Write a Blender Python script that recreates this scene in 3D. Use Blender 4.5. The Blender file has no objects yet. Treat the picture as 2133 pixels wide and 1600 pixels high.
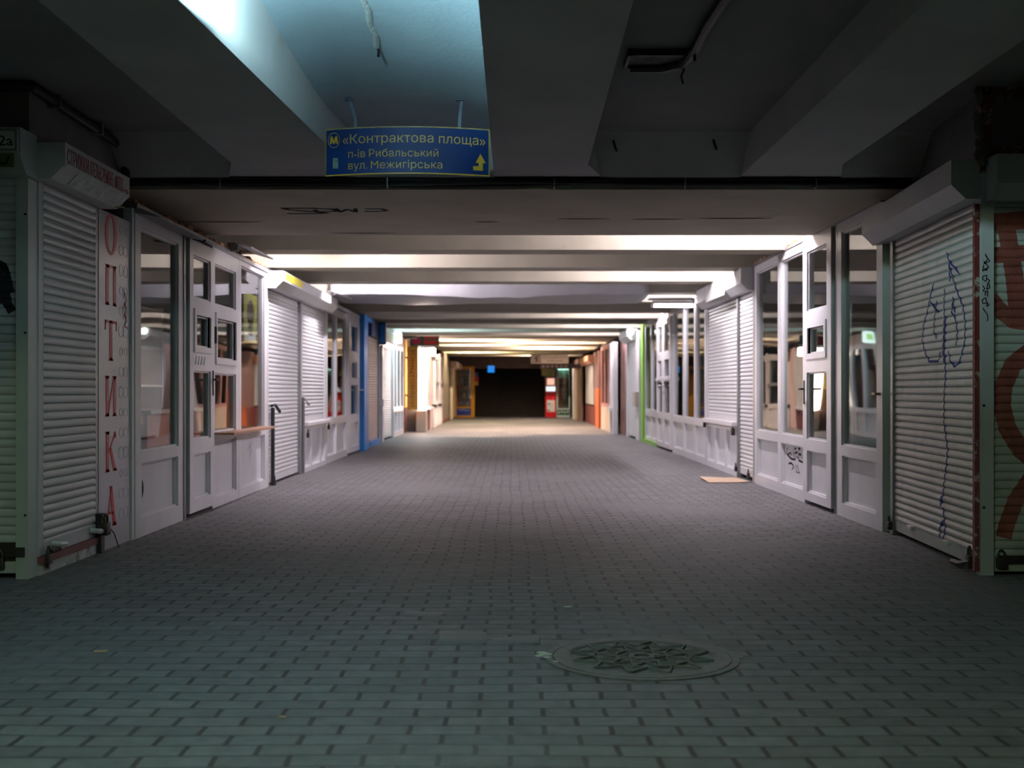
import bpy, bmesh, math, random
from mathutils import Vector, Matrix, noise
from mathutils.geometry import tessellate_polygon
random.seed(7)
C = bpy.context.scene.collection
SC = bpy.context.scene
PI = math.pi

# ------------------------------------------------------------------ camera
F_PX, CX, CY, EYE = 2460.0, 1064.0, 815.0, 1.03      # focal length in px, vanishing point, eye height (m)
cam = bpy.data.cameras.new('camera')
cam.sensor_width = 36.0
cam.lens = F_PX / 2133 * 36
cam.shift_x = (1066.5 - CX) / 2133
cam.shift_y = (CY - 800) / 2133
cam.dof.use_dof = True
cam.dof.focus_distance = 6.8
cam.dof.aperture_fstop = 2.6
cam.clip_end = 200
camo = bpy.data.objects.new('camera', cam)
camo.location = (0, 0, EYE)
camo.rotation_euler = (PI / 2, 0, 0)
C.objects.link(camo)
SC.camera = camo

# ------------------------------------------------------------------ world, exposure
w = bpy.data.worlds.new('night'); SC.world = w; w.use_nodes = True
w.node_tree.nodes['Background'].inputs[0].default_value = (.02, .03, .03, 1)
w.node_tree.nodes['Background'].inputs[1].default_value = .2
SC.view_settings.view_transform = 'Standard'
SC.view_settings.look = 'None'
SC.view_settings.gamma = 1
SC.view_settings.use_curve_mapping = False
SC.view_settings.exposure = 0.0
SC.cycles.max_bounces = 10
SC.cycles.diffuse_bounces = 5
SC.cycles.glossy_bounces = 4
SC.cycles.transparent_max_bounces = 16
SC.cycles.sample_clamp_indirect = 6
SC.cycles.caustics_reflective = False
SC.cycles.caustics_refractive = False

LAMP_WHITE = (1.0, .90, 1.0)
LAMP_COOL = (.76, 1.0, .50)
LAMP_WARM = (1.0, .74, .58)
LAMP_POWER = 1250.0        # radiance of the corridor tubes
LAMP_FILL = 400.0         # radiance of the unseen tube added to light the near floor

# ------------------------------------------------------------------ materials
def lin(c):
    c = c / 255
    return c / 12.92 if c <= .04045 else ((c + .055) / 1.055) ** 2.4
def rgb(r, g, b): return (lin(r), lin(g), lin(b), 1)
MATS = {}
def mat(name, col, rough=.5, metal=0, var=.0, vscale=6, bump=0, bscale=60, dirt=None, dscale=3, dlo=.55, dhi=.75, spec=.5, emit=0):
    """painted / plain surface; var = brightness mottling, dirt = (colour) of blotchy stains"""
    if name in MATS: return MATS[name]
    m = bpy.data.materials.new(name); m.use_nodes = True
    nt = m.node_tree; N = nt.nodes; b = N['Principled BSDF']
    b.inputs['Base Color'].default_value = col
    b.inputs['Roughness'].default_value = rough
    b.inputs['Metallic'].default_value = metal
    b.inputs['Specular IOR Level'].default_value = spec
    tc = N.new('ShaderNodeTexCoord')
    out = None
    if var:
        n = N.new('ShaderNodeTexNoise'); n.inputs['Scale'].default_value = vscale; n.inputs['Detail'].default_value = 5
        nt.links.new(tc.outputs['Object'], n.inputs['Vector'])
        mr = N.new('ShaderNodeMapRange'); mr.inputs['From Min'].default_value = .3; mr.inputs['From Max'].default_value = .7
        mr.inputs['To Min'].default_value = 1 - var; mr.inputs['To Max'].default_value = 1 + var * .5
        nt.links.new(n.outputs['Fac'], mr.inputs['Value'])
        mx = N.new('ShaderNodeMix'); mx.data_type = 'RGBA'; mx.blend_type = 'MULTIPLY'; mx.inputs[0].default_value = 1
        mx.inputs[6].default_value = col
        nt.links.new(mr.outputs[0], mx.inputs[7]); out = mx.outputs[2]
    if dirt:
        n = N.new('ShaderNodeTexNoise'); n.inputs['Scale'].default_value = dscale; n.inputs['Detail'].default_value = 8
        n.inputs['Roughness'].default_value = .7
        nt.links.new(tc.outputs['Object'], n.inputs['Vector'])
        mr = N.new('ShaderNodeMapRange'); mr.inputs['From Min'].default_value = dlo; mr.inputs['From Max'].default_value = dhi
        mr.inputs['To Max'].default_value = .8
        nt.links.new(n.outputs['Fac'], mr.inputs['Value'])
        mx = N.new('ShaderNodeMix'); mx.data_type = 'RGBA'
        nt.links.new(mr.outputs[0], mx.inputs[0])
        if out: nt.links.new(out, mx.inputs[6])
        else: mx.inputs[6].default_value = col
        mx.inputs[7].default_value = dirt; out = mx.outputs[2]
    if out: nt.links.new(out, b.inputs['Base Color'])
    if bump:
        n = N.new('ShaderNodeTexNoise'); n.inputs['Scale'].default_value = bscale; n.inputs['Detail'].default_value = 4
        nt.links.new(tc.outputs['Object'], n.inputs['Vector'])
        bp = N.new('ShaderNodeBump'); bp.inputs['Strength'].default_value = bump; bp.inputs['Distance'].default_value = .01
        nt.links.new(n.outputs['Fac'], bp.inputs['Height']); nt.links.new(bp.outputs[0], b.inputs['Normal'])
    if emit:
        b.inputs['Emission Color'].default_value = col; b.inputs['Emission Strength'].default_value = emit
    MATS[name] = m
    return m
def glow(name, col, power):
    m = bpy.data.materials.new(name); m.use_nodes = True
    nt = m.node_tree; nt.nodes.clear()
    e = nt.nodes.new('ShaderNodeEmission'); o = nt.nodes.new('ShaderNodeOutputMaterial')
    e.inputs[0].default_value = (*col, 1); e.inputs[1].default_value = power
    nt.links.new(e.outputs[0], o.inputs[0]); return m
def glass(name, tint=(.86, .9, .89), ior=1.62, wav=.25):
    m = bpy.data.materials.new(name); m.use_nodes = True
    nt = m.node_tree; N = nt.nodes; N.clear()
    o = N.new('ShaderNodeOutputMaterial'); t = N.new('ShaderNodeBsdfTransparent'); g = N.new('ShaderNodeBsdfGlossy')
    f = N.new('ShaderNodeFresnel'); ge = N.new('ShaderNodeNewGeometry'); mr = N.new('ShaderNodeMapRange'); mx = N.new('ShaderNodeMixShader'); tc = N.new('ShaderNodeTexCoord')
    n = N.new('ShaderNodeTexNoise'); bp = N.new('ShaderNodeBump')
    t.inputs[0].default_value = (*tint, 1); g.inputs['Roughness'].default_value = .015; mr.inputs['To Min'].default_value = ior; mr.inputs['To Max'].default_value = 1 / ior
    nt.links.new(ge.outputs['Backfacing'], mr.inputs['Value']); nt.links.new(mr.outputs[0], f.inputs[0])
    n.inputs['Scale'].default_value = 1.1; n.inputs['Detail'].default_value = 0
    bp.inputs['Strength'].default_value = wav; bp.inputs['Distance'].default_value = .02
    nt.links.new(tc.outputs['Object'], n.inputs['Vector']); nt.links.new(n.outputs['Fac'], bp.inputs['Height'])
    nt.links.new(bp.outputs[0], g.inputs['Normal'])
    nt.links.new(f.outputs[0], mx.inputs[0]); nt.links.new(t.outputs[0], mx.inputs[1]); nt.links.new(g.outputs[0], mx.inputs[2])
    nt.links.new(mx.outputs[0], o.inputs[0]); return m

M_CONC = mat('painted_concrete', (.50, .455, .36, 1), .75, var=.13, vscale=2.2, bump=.12, bscale=35, dirt=(.24, .22, .19, 1), dscale=2.4, dlo=.60, dhi=.85)
M_CONC_OLD = mat('old_painted_concrete', (.58, .57, .585, 1), .8, var=.12, vscale=1.7, bump=.15, bscale=30, dirt=(.2, .19, .17, 1), dscale=2, dlo=.62, dhi=.9)
M_WALLDARK = mat('dark_wall_board', (.20, .19, .185, 1), .7, var=.25, vscale=3)
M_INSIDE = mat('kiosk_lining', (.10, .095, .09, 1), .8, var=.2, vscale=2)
M_PVC = mat('white_plastic_frame', (.66, .65, .67, 1), .28, var=.06, vscale=5, dirt=(.36, .33, .29, 1), dscale=4, dlo=.62, dhi=.9)
M_PANEL = mat('white_plastic_panel', (.60, .59, .61, 1), .38, var=.06, vscale=4, dirt=(.38, .35, .31, 1), dscale=3.3, dlo=.6, dhi=.9)
M_SLAT = mat('white_painted_slats', (.62, .62, .63, 1), .33, var=.07, vscale=3, dirt=(.30, .28, .25, 1), dscale=5.5, dlo=.6, dhi=.86)
M_SLAT_OLD = mat('grimy_painted_slats', (.50, .50, .50, 1), .36, var=.13, vscale=4, dirt=(.22, .20, .18, 1), dscale=5, dlo=.53, dhi=.8)
M_SLAT_PINK = mat('brownish_slats', (.40, .31, .29, 1), .45, var=.1, vscale=4)
M_BOX = mat('white_sheet_metal', (.56, .56, .57, 1), .4, var=.08, vscale=4, dirt=(.33, .31, .29, 1), dscale=4, dlo=.6, dhi=.88)
M_STEEL = mat('grey_steel', (.33, .33, .34, 1), .35, metal=.7, var=.15)
M_BLACK = mat('black_rubber', (.012, .013, .015, 1), .5)
M_LOCK = mat('rusty_lock_iron', (.05, .04, .035, 1), .45, metal=.6, dirt=(.12, .05, .03, 1), dscale=30)
M_BRASS = mat('worn_brass', (.30, .25, .15, 1), .35, metal=.9)
M_RED = mat('red_lettering', rgb(205, 40, 42), .4, var=.15, vscale=12)
M_DKRED = mat('faded_red_lettering', rgb(150, 52, 48), .6, var=.3, vscale=20)
M_RUST = mat('rust_red_steel', rgb(110, 42, 38), .6, dirt=(.5, .45, .4, 1), dscale=14, dlo=.55, dhi=.62)
M_FOAM = mat('mounting_foam', rgb(176, 128, 86), .95, var=.4, vscale=18, bump=.8, bscale=50)
M_BLUE = mat('blue_sign_enamel', rgb(8, 46, 104), .5, spec=.3)
M_YEL = mat('yellow_lettering', rgb(224, 178, 60), .4, var=.1, vscale=20)
M_YELGREY = mat('worn_yellow_rim', rgb(170, 150, 88), .5, var=.35, vscale=14)
M_BLUEPOST = mat('blue_painted_sheet', rgb(16, 118, 196), .35)
M_NAVY = mat('dark_blue_sheet', rgb(14, 42, 92), .4)
M_OCHRE = mat('ochre_sheet', rgb(196, 140, 48), .5, var=.1)
M_BROWN = mat('red_brown_board', rgb(112, 56, 52), .55, var=.2)
M_ORANGE = mat('orange_brown_board', rgb(190, 96, 52), .5)
M_CREAM = mat('cream_board', rgb(206, 186, 170), .5, var=.08)
M_TAUPE = mat('taupe_wall', rgb(120, 104, 96), .7, var=.15)
M_GREEN = mat('lime_green_paint', rgb(112, 176, 52), .45)
M_WOOD = mat('wood_shelf', rgb(176, 132, 104), .45, var=.2, vscale=14)
M_CARD = mat('cardboard', rgb(196, 168, 142), .85, var=.12, vscale=8)
M_TARP = mat('grey_plastic_sheet', (.52, .51, .54, 1), .42, var=.08, vscale=4, bump=.25, bscale=5)
M_BLUEPAINT = mat('blue_spray_paint', rgb(38, 50, 122), .6, spec=.25)
M_REDPAINT = mat('brick_red_spray_paint', rgb(146, 78, 72), .6, var=.35, vscale=9)
M_BLACKPAINT = mat('black_spray_paint', (.012, .012, .014, 1), .9, spec=.15)
M_GREYMARK = mat('faint_grey_print', (.30, .30, .32, 1), .6)
M_IRON = mat('cast_iron', (.125, .124, .12, 1), .55, metal=0, var=.25, vscale=25, bump=.4, bscale=120)
M_REDGLOSS = mat('red_gloss_sheet', rgb(206, 14, 30), .3)
M_WHITE = mat('white_board', (.75, .75, .74, 1), .5)
M_PLASTER = mat('white_plaster_crumbs', (.62, .60, .55, 1), .9, bump=.5, bscale=60)
M_GLASS = glass('window_glass')
M_GLASS_T = glass('window_glass_tinted', tint=(.55, .62, .6))
M_SKIRT = mat('peeling_whitewash', (.52, .53, .50, 1), .8, var=.1, dirt=(.22, .16, .13, 1), dscale=9, dlo=.5, dhi=.62, bump=.4)

def make_floor_material():
    m = bpy.data.materials.new('brick_pavers'); m.use_nodes = True
    nt = m.node_tree; N = nt.nodes; L = nt.links; b = N['Principled BSDF']
    tc = N.new('ShaderNodeTexCoord')
    nz = N.new('ShaderNodeTexNoise'); nz.inputs['Scale'].default_value = .75; nz.inputs['Detail'].default_value = 2
    L.new(tc.outputs['Object'], nz.inputs['Vector'])
    sub = N.new('ShaderNodeVectorMath'); sub.operation = 'SUBTRACT'; sub.inputs[1].default_value = (.5, .5, .5)
    L.new(nz.outputs['Color'], sub.inputs[0])
    scl = N.new('ShaderNodeVectorMath'); scl.operation = 'MULTIPLY'; scl.inputs[1].default_value = (.07, .10, 0)
    L.new(sub.outputs[0], scl.inputs[0])
    add = N.new('ShaderNodeVectorMath'); add.operation = 'ADD'
    L.new(tc.outputs['Object'], add.inputs[0]); L.new(scl.outputs[0], add.inputs[1])
    nz2 = N.new('ShaderNodeTexNoise'); nz2.inputs['Scale'].default_value = 9; nz2.inputs['Detail'].default_value = 3
    L.new(tc.outputs['Object'], nz2.inputs['Vector'])
    sub2 = N.new('ShaderNodeVectorMath'); sub2.operation = 'SUBTRACT'; sub2.inputs[1].default_value = (.5, .5, .5)
    L.new(nz2.outputs['Color'], sub2.inputs[0])
    scl2 = N.new('ShaderNodeVectorMath'); scl2.operation = 'MULTIPLY'; scl2.inputs[1].default_value = (.012, .012, 0)
    L.new(sub2.outputs[0], scl2.inputs[0])
    add2 = N.new('ShaderNodeVectorMath'); add2.operation = 'ADD'
    L.new(add.outputs[0], add2.inputs[0]); L.new(scl2.outputs[0], add2.inputs[1])
    mp = N.new('ShaderNodeMapping'); mp.inputs['Scale'].default_value = (.7, 1, 1)      # wide cross joints, thin bed joints
    L.new(add2.outputs[0], mp.inputs['Vector'])
    br = N.new('ShaderNodeTexBrick'); br.offset = .5; br.squash = 1
    br.inputs['Scale'].default_value = 1; br.inputs['Mortar Size'].default_value = .0062; br.inputs['Mortar Smooth'].default_value = .2
    br.inputs['Bias'].default_value = 0
    br.inputs['Brick Width'].default_value = .207 * .7; br.inputs['Row Height'].default_value = .104
    br.inputs['Color1'].default_value = (.160, .153, .157, 1); br.inputs['Color2'].default_value = (.112, .108, .110, 1)
    br.inputs['Mortar'].default_value = (.036, .029, .023, 1)
    L.new(mp.outputs[0], br.inputs['Vector'])
    # worn, dust-filled patches where the joints vanish
    n3 = N.new('ShaderNodeTexNoise'); n3.inputs['Scale'].default_value = .55; n3.inputs['Detail'].default_value = 4
    L.new(tc.outputs['Object'], n3.inputs['Vector'])
    r3 = N.new('ShaderNodeMapRange'); r3.inputs['From Min'].default_value = .50; r3.inputs['From Max'].default_value = .64; r3.inputs['To Max'].default_value = .75
    L.new(n3.outputs['Fac'], r3.inputs['Value'])
    mx = N.new('ShaderNodeMix'); mx.data_type = 'RGBA'; mx.inputs[7].default_value = (.135, .130, .132, 1)
    L.new(r3.outputs[0], mx.inputs[0]); L.new(br.outputs['Color'], mx.inputs[6])
    n4 = N.new('ShaderNodeTexNoise'); n4.inputs['Scale'].default_value = 14; n4.inputs['Detail'].default_value = 6
    L.new(tc.outputs['Object'], n4.inputs['Vector'])
    r4 = N.new('ShaderNodeMapRange'); r4.inputs['From Min'].default_value = .3; r4.inputs['From Max'].default_value = .7
    r4.inputs['To Min'].default_value = .78; r4.inputs['To Max'].default_value = 1.15
    L.new(n4.outputs['Fac'], r4.inputs['Value'])
    mm = N.new('ShaderNodeMix'); mm.data_type = 'RGBA'; mm.blend_type = 'MULTIPLY'; mm.inputs[0].default_value = 1
    L.new(mx.outputs[2], mm.inputs[6]); L.new(r4.outputs[0], mm.inputs[7])
    L.new(mm.outputs[2], b.inputs['Base Color'])
    b.inputs['Roughness'].default_value = .62
    b.inputs['Specular IOR Level'].default_value = .32
    inv = N.new('ShaderNodeMath'); inv.operation = 'SUBTRACT'; inv.inputs[0].default_value = 1
    L.new(br.outputs['Fac'], inv.inputs[1])
    one = N.new('ShaderNodeMath'); one.operation = 'MAXIMUM'
    L.new(inv.outputs[0], one.inputs[0]); L.new(r3.outputs[0], one.inputs[1])
    h = N.new('ShaderNodeMath'); h.operation = 'MULTIPLY_ADD'; h.inputs[1].default_value = .12
    L.new(n4.outputs['Fac'], h.inputs[0]); L.new(one.outputs[0], h.inputs[2])
    hb = N.new('ShaderNodeMath'); hb.operation = 'MULTIPLY_ADD'; hb.inputs[1].default_value = .55   # bricks sit a little uneven
    sep = N.new('ShaderNodeSeparateColor'); L.new(br.outputs['Color'], sep.inputs[0])
    L.new(sep.outputs[0], hb.inputs[0]); L.new(h.outputs[0], hb.inputs[2])
    bp = N.new('ShaderNodeBump'); bp.inputs['Strength'].default_value = .7; bp.inputs['Distance'].default_value = .008
    L.new(hb.outputs[0], bp.inputs['Height']); L.new(bp.outputs[0], b.inputs['Normal'])
    return m
M_FLOOR = make_floor_material()

# ------------------------------------------------------------------ mesh builder
PITCH = .048
def slat_d(v):
    t = (v / PITCH) % 1.0
    return .002 + .0150 * math.sqrt(max(0, 1 - (2 * t - 1) ** 2)) * (1 - .25 * t)
class MB:
    """collects shapes in wall coordinates: u along the wall, v up, d out of the wall towards the viewer"""
    def __init__(s, sgn=1, ub=0.0): s.bm = bmesh.new(); s.s = sgn; s.ub = ub
    def P(s, u, v, d): return Vector((u - s.ub, s.s * d, v))
    def face(s, pts):
        vs = [s.bm.verts.new(s.P(*p)) for p in pts]
        try: return s.bm.faces.new(vs)
        except ValueError: return None
    def box(s, u0, u1, v0, v1, d0, d1):
        c = [s.bm.verts.new(s.P(u, v, d)) for u in (u0, u1) for v in (v0, v1) for d in (d0, d1)]
        for f in ((0, 1, 3, 2), (4, 6, 7, 5), (0, 4, 5, 1), (2, 3, 7, 6), (0, 2, 6, 4), (1, 5, 7, 3)):
            s.bm.faces.new([c[i] for i in f])
        return s
    def rbox(s, u0, u1, v0, v1, d0, d1, r=.01):
        t = bmesh.new(); bmesh.ops.create_cube(t, size=1)
        pass
        for vt in t.verts: vt.co = Vector((vt.co.x * (u1 - u0), vt.co.y * (v1 - v0), vt.co.z * (d1 - d0)))
        bmesh.ops.bevel(t, geom=list(t.edges), offset=r, segments=2, profile=.5, affect='EDGES')
        c = ((u0 + u1) / 2, (v0 + v1) / 2, (d0 + d1) / 2)
        s.add(t, lambda p: s.P(p.x + c[0], p.y + c[1], p.z + c[2])); t.free(); return s
    def add(s, t, fn):
        m = {v: s.bm.verts.new(fn(v.co)) for v in t.verts}
        for f in t.faces:
            try: s.bm.faces.new([m[v] for v in f.verts])
            except ValueError: pass
    def prism(s, prof, u0, u1):
        """profile of (v, d) points run along u"""
        a = [s.bm.verts.new(s.P(u0, v, d)) for v, d in prof]; b = [s.bm.verts.new(s.P(u1, v, d)) for v, d in prof]
        n = len(prof)
        for i in range(n): s.bm.faces.new((a[i], a[(i + 1) % n], b[(i + 1) % n], b[i]))
        s.bm.faces.new(a[::-1]); s.bm.faces.new(b); return s
    def poly(s, pts, d0, d1):
        """polygon of (u, v) points given depth from d0 to d1"""
        a = [s.bm.verts.new(s.P(u, v, d0)) for u, v in pts]; b = [s.bm.verts.new(s.P(u, v, d1)) for u, v in pts]
        n = len(pts)
        for i in range(n): s.bm.faces.new((a[i], a[(i + 1) % n], b[(i + 1) % n], b[i]))
        s.bm.faces.new(a[::-1]); s.bm.faces.new(b); return s
    def plan(s, pts, v0, v1):
        """polygon of (u, d) points in plan, raised from v0 to v1"""
        a = [s.bm.verts.new(s.P(u, v0, d)) for u, d in pts]; b = [s.bm.verts.new(s.P(u, v1, d)) for u, d in pts]
        n = len(pts)
        for i in range(n): s.bm.faces.new((a[i], a[(i + 1) % n], b[(i + 1) % n], b[i]))
        s.bm.faces.new(a[::-1]); s.bm.faces.new(b); return s
    def disc(s, u, v, r, d0, d1, n=20, ru=None):
        return s.poly([(u + (ru or r) * math.cos(2 * PI * i / n), v + r * math.sin(2 * PI * i / n)) for i in range(n)], d0, d1)
    def ring(s, u, v, r0, r1, d0, d1, n=28, ru=1.0):
        vs = []
        for i in range(n):
            c, k = math.cos(2 * PI * i / n), math.sin(2 * PI * i / n)
            vs.append([s.bm.verts.new(s.P(u + ru * r * c, v + r * k, d)) for r, d in ((r0, d0), (r1, d0), (r1, d1), (r0, d1))])
        for i in range(n):
            a, b = vs[i], vs[(i + 1) % n]
            for j in range(4): s.bm.faces.new((a[j], a[(j + 1) % 4], b[(j + 1) % 4], b[j]))
        return s
    def plate(s, u0, u1, v0, v1, d0, d1, holes):
        """flat plate with rectangular holes, one clean shell"""
        us = sorted({u0, u1, *[h[0] for h in holes], *[h[1] for h in holes]}); vs = sorted({v0, v1, *[h[2] for h in holes], *[h[3] for h in holes]})
        solid = lambda i, j: 0 <= i < len(us) - 1 and 0 <= j < len(vs) - 1 and not any(h[0] <= (us[i] + us[i + 1]) / 2 <= h[1] and h[2] <= (vs[j] + vs[j + 1]) / 2 <= h[3] for h in holes)
        cache = {}
        def V(i, j, d):
            if (i, j, d) not in cache: cache[(i, j, d)] = s.bm.verts.new(s.P(us[i], vs[j], d))
            return cache[(i, j, d)]
        for i in range(len(us) - 1):
            for j in range(len(vs) - 1):
                if not solid(i, j): continue
                for d in (d0, d1): s.bm.faces.new((V(i, j, d), V(i + 1, j, d), V(i + 1, j + 1, d), V(i, j + 1, d)))
                for (a, b, di, dj) in (((i, j), (i + 1, j), 0, -1), ((i, j + 1), (i + 1, j + 1), 0, 1), ((i, j), (i, j + 1), -1, 0), ((i + 1, j), (i + 1, j + 1), 1, 0)):
                    if not solid(i + di, j + dj): s.bm.faces.new((V(*a, d0), V(*b, d0), V(*b, d1), V(*a, d1)))
        return s
    def slats(s, u0, u1, v0, v1, back=-.012):
        prof = []; v = v0
        fr = (.0, .03, .1, .22, .4, .6, .78, .9, .97)
        k = math.floor(v0 / PITCH)
        while True:
            done = False
            for f in fr:
                vv = (k + f) * PITCH
                if vv < v0: continue
                if vv > v1: done = True; break
                prof.append((vv, slat_d(vv + 1e-7)))
            if done: break
            k += 1
        a = [s.bm.verts.new(s.P(u0, v, d)) for v, d in prof]; b = [s.bm.verts.new(s.P(u1, v, d)) for v, d in prof]
        for i in range(len(prof) - 1): s.bm.faces.new((a[i], a[i + 1], b[i + 1], b[i]))
        c = [s.bm.verts.new(s.P(u, v, back)) for u, v in ((u0, prof[0][0]), (u0, prof[-1][0]), (u1, prof[-1][0]), (u1, prof[0][0]))]
        s.bm.faces.new(c); s.bm.faces.new([c[0]] + a + [c[1]]); s.bm.faces.new([c[3]] + b + [c[2]])
        s.bm.faces.new((a[0], b[0], c[3], c[0])); s.bm.faces.new((a[-1], b[-1], c[2], c[1])); return s
    def tube(s, pts, r, n=8):
        pts = [Vector(s.P(*p)) for p in pts]; rings = []
        for i, p in enumerate(pts):
            t = (pts[min(i + 1, len(pts) - 1)] - pts[max(i - 1, 0)]).normalized()
            a = t.cross(Vector((0, 0, 1)) if abs(t.z) < .9 else Vector((1, 0, 0))).normalized(); b = t.cross(a)
            rings.append([s.bm.verts.new(p + r * (math.cos(2 * PI * k / n) * a + math.sin(2 * PI * k / n) * b)) for k in range(n)])
        for A, B in zip(rings, rings[1:]):
            for k in range(n): s.bm.faces.new((A[k], A[(k + 1) % n], B[(k + 1) % n], B[k]))
        s.bm.faces.new(rings[0][::-1]); s.bm.faces.new(rings[-1]); return s
    def ribbon(s, pts, width, dfun, step=.004, taper=False):
        """a painted stroke through (u, v) points lying on the surface d = dfun(v)"""
        fine = []
        for (a, b) in zip(pts, pts[1:]):
            n = max(1, int(math.dist(a, b) / step))
            fine += [(a[0] + (b[0] - a[0]) * i / n, a[1] + (b[1] - a[1]) * i / n) for i in range(n)]
        fine.append(pts[-1]); prev = None; N = len(fine); M = max(1, int(width / .006))
        for i, p in enumerate(fine):
            q0, q1 = fine[max(0, i - 2)], fine[min(N - 1, i + 2)]
            t = Vector((q1[0] - q0[0], q1[1] - q0[1]))
            t = t.normalized() if t.length else Vector((1, 0)); nrm = Vector((-t.y, t.x))
            wd = width * (math.sin(PI * (i + .5) / N) ** .5 if taper else 1) / 2
            cur = []
            for j in range(M + 1):
                k = wd * (1 - 2 * j / M); x, y = p[0] + nrm.x * k, p[1] + nrm.y * k
                cur.append(s.bm.verts.new(s.P(x, y, dfun(y))))
            if prev:
                for j in range(M): s.bm.faces.new((prev[j], prev[j + 1], cur[j + 1], cur[j]))
            prev = cur
        return s
    def text(s, body, u, v, d, height, width=None, sgn=1, depth=.002, rot=0, fn=None, vs=1.0):
        """lettering: (u, v) is the lower left corner as read, height = cap height, width = whole line"""
        cu = bpy.data.curves.new('t', 'FONT'); cu.body = body; cu.size = 1; cu.extrude = .5; cu.resolution_u = 3
        o = bpy.data.objects.new('t', cu); C.objects.link(o)
        dg = bpy.context.evaluated_depsgraph_get(); dg.update()
        oe = o.evaluated_get(dg); loops = []
        for sp in oe.to_curve(dg).splines:
            bp = sp.bezier_points; L = []
            for i in range(len(bp)):
                p, q = bp[i], bp[(i + 1) % len(bp)]
                line = (p.handle_right - p.co).length < 1e-5 and (q.handle_left - q.co).length < 1e-5
                for k in range(1 if line else 4):
                    f = k / 4; g = 1 - f
                    c = p.co * g ** 3 + p.handle_right * 3 * g * g * f + q.handle_left * 3 * g * f * f + q.co * f ** 3
                    if not L or (Vector((c.x, c.y)) - L[-1]).length > 1e-5: L.append(Vector((c.x, c.y)))
            if len(L) > 2: loops.append(L)
        oe.to_curve_clear(); bpy.data.objects.remove(o); bpy.data.curves.remove(cu)
        if not loops: return s
        area = lambda L: abs(sum(a.x * b.y - b.x * a.y for a, b in zip(L, L[1:] + L[:1])) / 2)
        def inside(pt, L):
            r = False
            for a, b in zip(L, L[1:] + L[:1]):
                if (a.y > pt.y) != (b.y > pt.y) and pt.x < (b.x - a.x) * (pt.y - a.y) / (b.y - a.y) + a.x: r = not r
            return r
        host = {}                                      # a counter lies wholly inside its letter
        for i, L in enumerate(loops):
            c = [(area(M), j) for j, M in enumerate(loops) if j != i and all(inside(p, M) for p in L)]
            if c: host[i] = min(c)[1]
        x0 = min(p.x for L in loops for p in L); x1 = max(p.x for L in loops for p in L)
        k = height / .73; kx = (width / (x1 - x0)) if width else k
        t = bmesh.new()
        for i_, L in enumerate(loops):
            if i_ in host: continue
            grp = [L] + [loops[j] for j, h in host.items() if h == i_]
            flat_ = [p for g in grp for p in g]
            lo = [t.verts.new((p.x, p.y, -.5)) for p in flat_]; hi = [t.verts.new((p.x, p.y, .5)) for p in flat_]
            for tri in tessellate_polygon([[Vector((p.x, p.y, 0)) for p in g] for g in grp]):
                for V in (lo, hi):
                    try: t.faces.new([V[i] for i in tri])
                    except ValueError: pass
            n0 = 0
            for g in grp:
                for i in range(len(g)):
                    i0, i1 = n0 + i, n0 + (i + 1) % len(g)
                    try: t.faces.new((lo[i0], lo[i1], hi[i1], hi[i0]))
                    except ValueError: pass
                n0 += len(g)
        cr, sr = math.cos(rot), math.sin(rot)
        def f(p):
            a, b = (p.x - x0) * kx, p.y * k
            a, b = a * cr - b * sr, a * sr + b * cr
            uu, vv, dd = u + sgn * a, v + b, d + (p.z + .5) * depth
            return s.P(*(fn(uu, vv, dd) if fn else (uu, vv, dd)))
        s.add(t, f); t.free(); return s
    def build(s, name, material, parent=None, smooth=False, normals=True):
        if normals: bmesh.ops.recalc_face_normals(s.bm, faces=s.bm.faces[:])
        me = bpy.data.meshes.new(name); s.bm.to_mesh(me); s.bm.free()
        me.materials.append(material)
        if smooth:
            for p in me.polygons: p.use_smooth = True
            try: me.set_sharp_from_angle(angle=math.radians(35))
            except Exception: pass
        o = bpy.data.objects.new(name, me); C.objects.link(o)
        if parent: o.parent = parent
        return o

SIDES = {'L': (PI / 2, -1), 'R': (PI / 2, 1), 'F': (0, -1)}
XL, XR = -2.65, 2.76
class Thing:
    """an Empty at the thing's base on a wall line; parts are children"""
    def __init__(s, name, label, cat, side, u, x=None, group=None, rz=None, z=0.0):
        rot, s.sgn = SIDES[side]; s.ub = u; s.side = side
        o = bpy.data.objects.new(name, None); C.objects.link(o); o.empty_display_size = .1
        if side == 'F': o.location = (u, x, z)
        else: o.location = ((XL if side == 'L' else XR) if x is None else x, u, z)
        o.rotation_euler = (0, 0, rot if rz is None else rz)
        o['label'] = label; o['category'] = cat
        if group: o['group'] = group
        s.o = o
    def mb(s): return MB(s.sgn, s.ub)
def tag(o, label, cat, group=None):
    o['label'] = label; o['category'] = cat
    if group: o['group'] = group
    return o
def struct(name, mb, m, smooth=False):
    o = mb.build(name, m, smooth=smooth); o['kind'] = 'structure'; return o
def W(): return MB(1, 0)      # world coordinates: u = x, v = z, d = y

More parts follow.
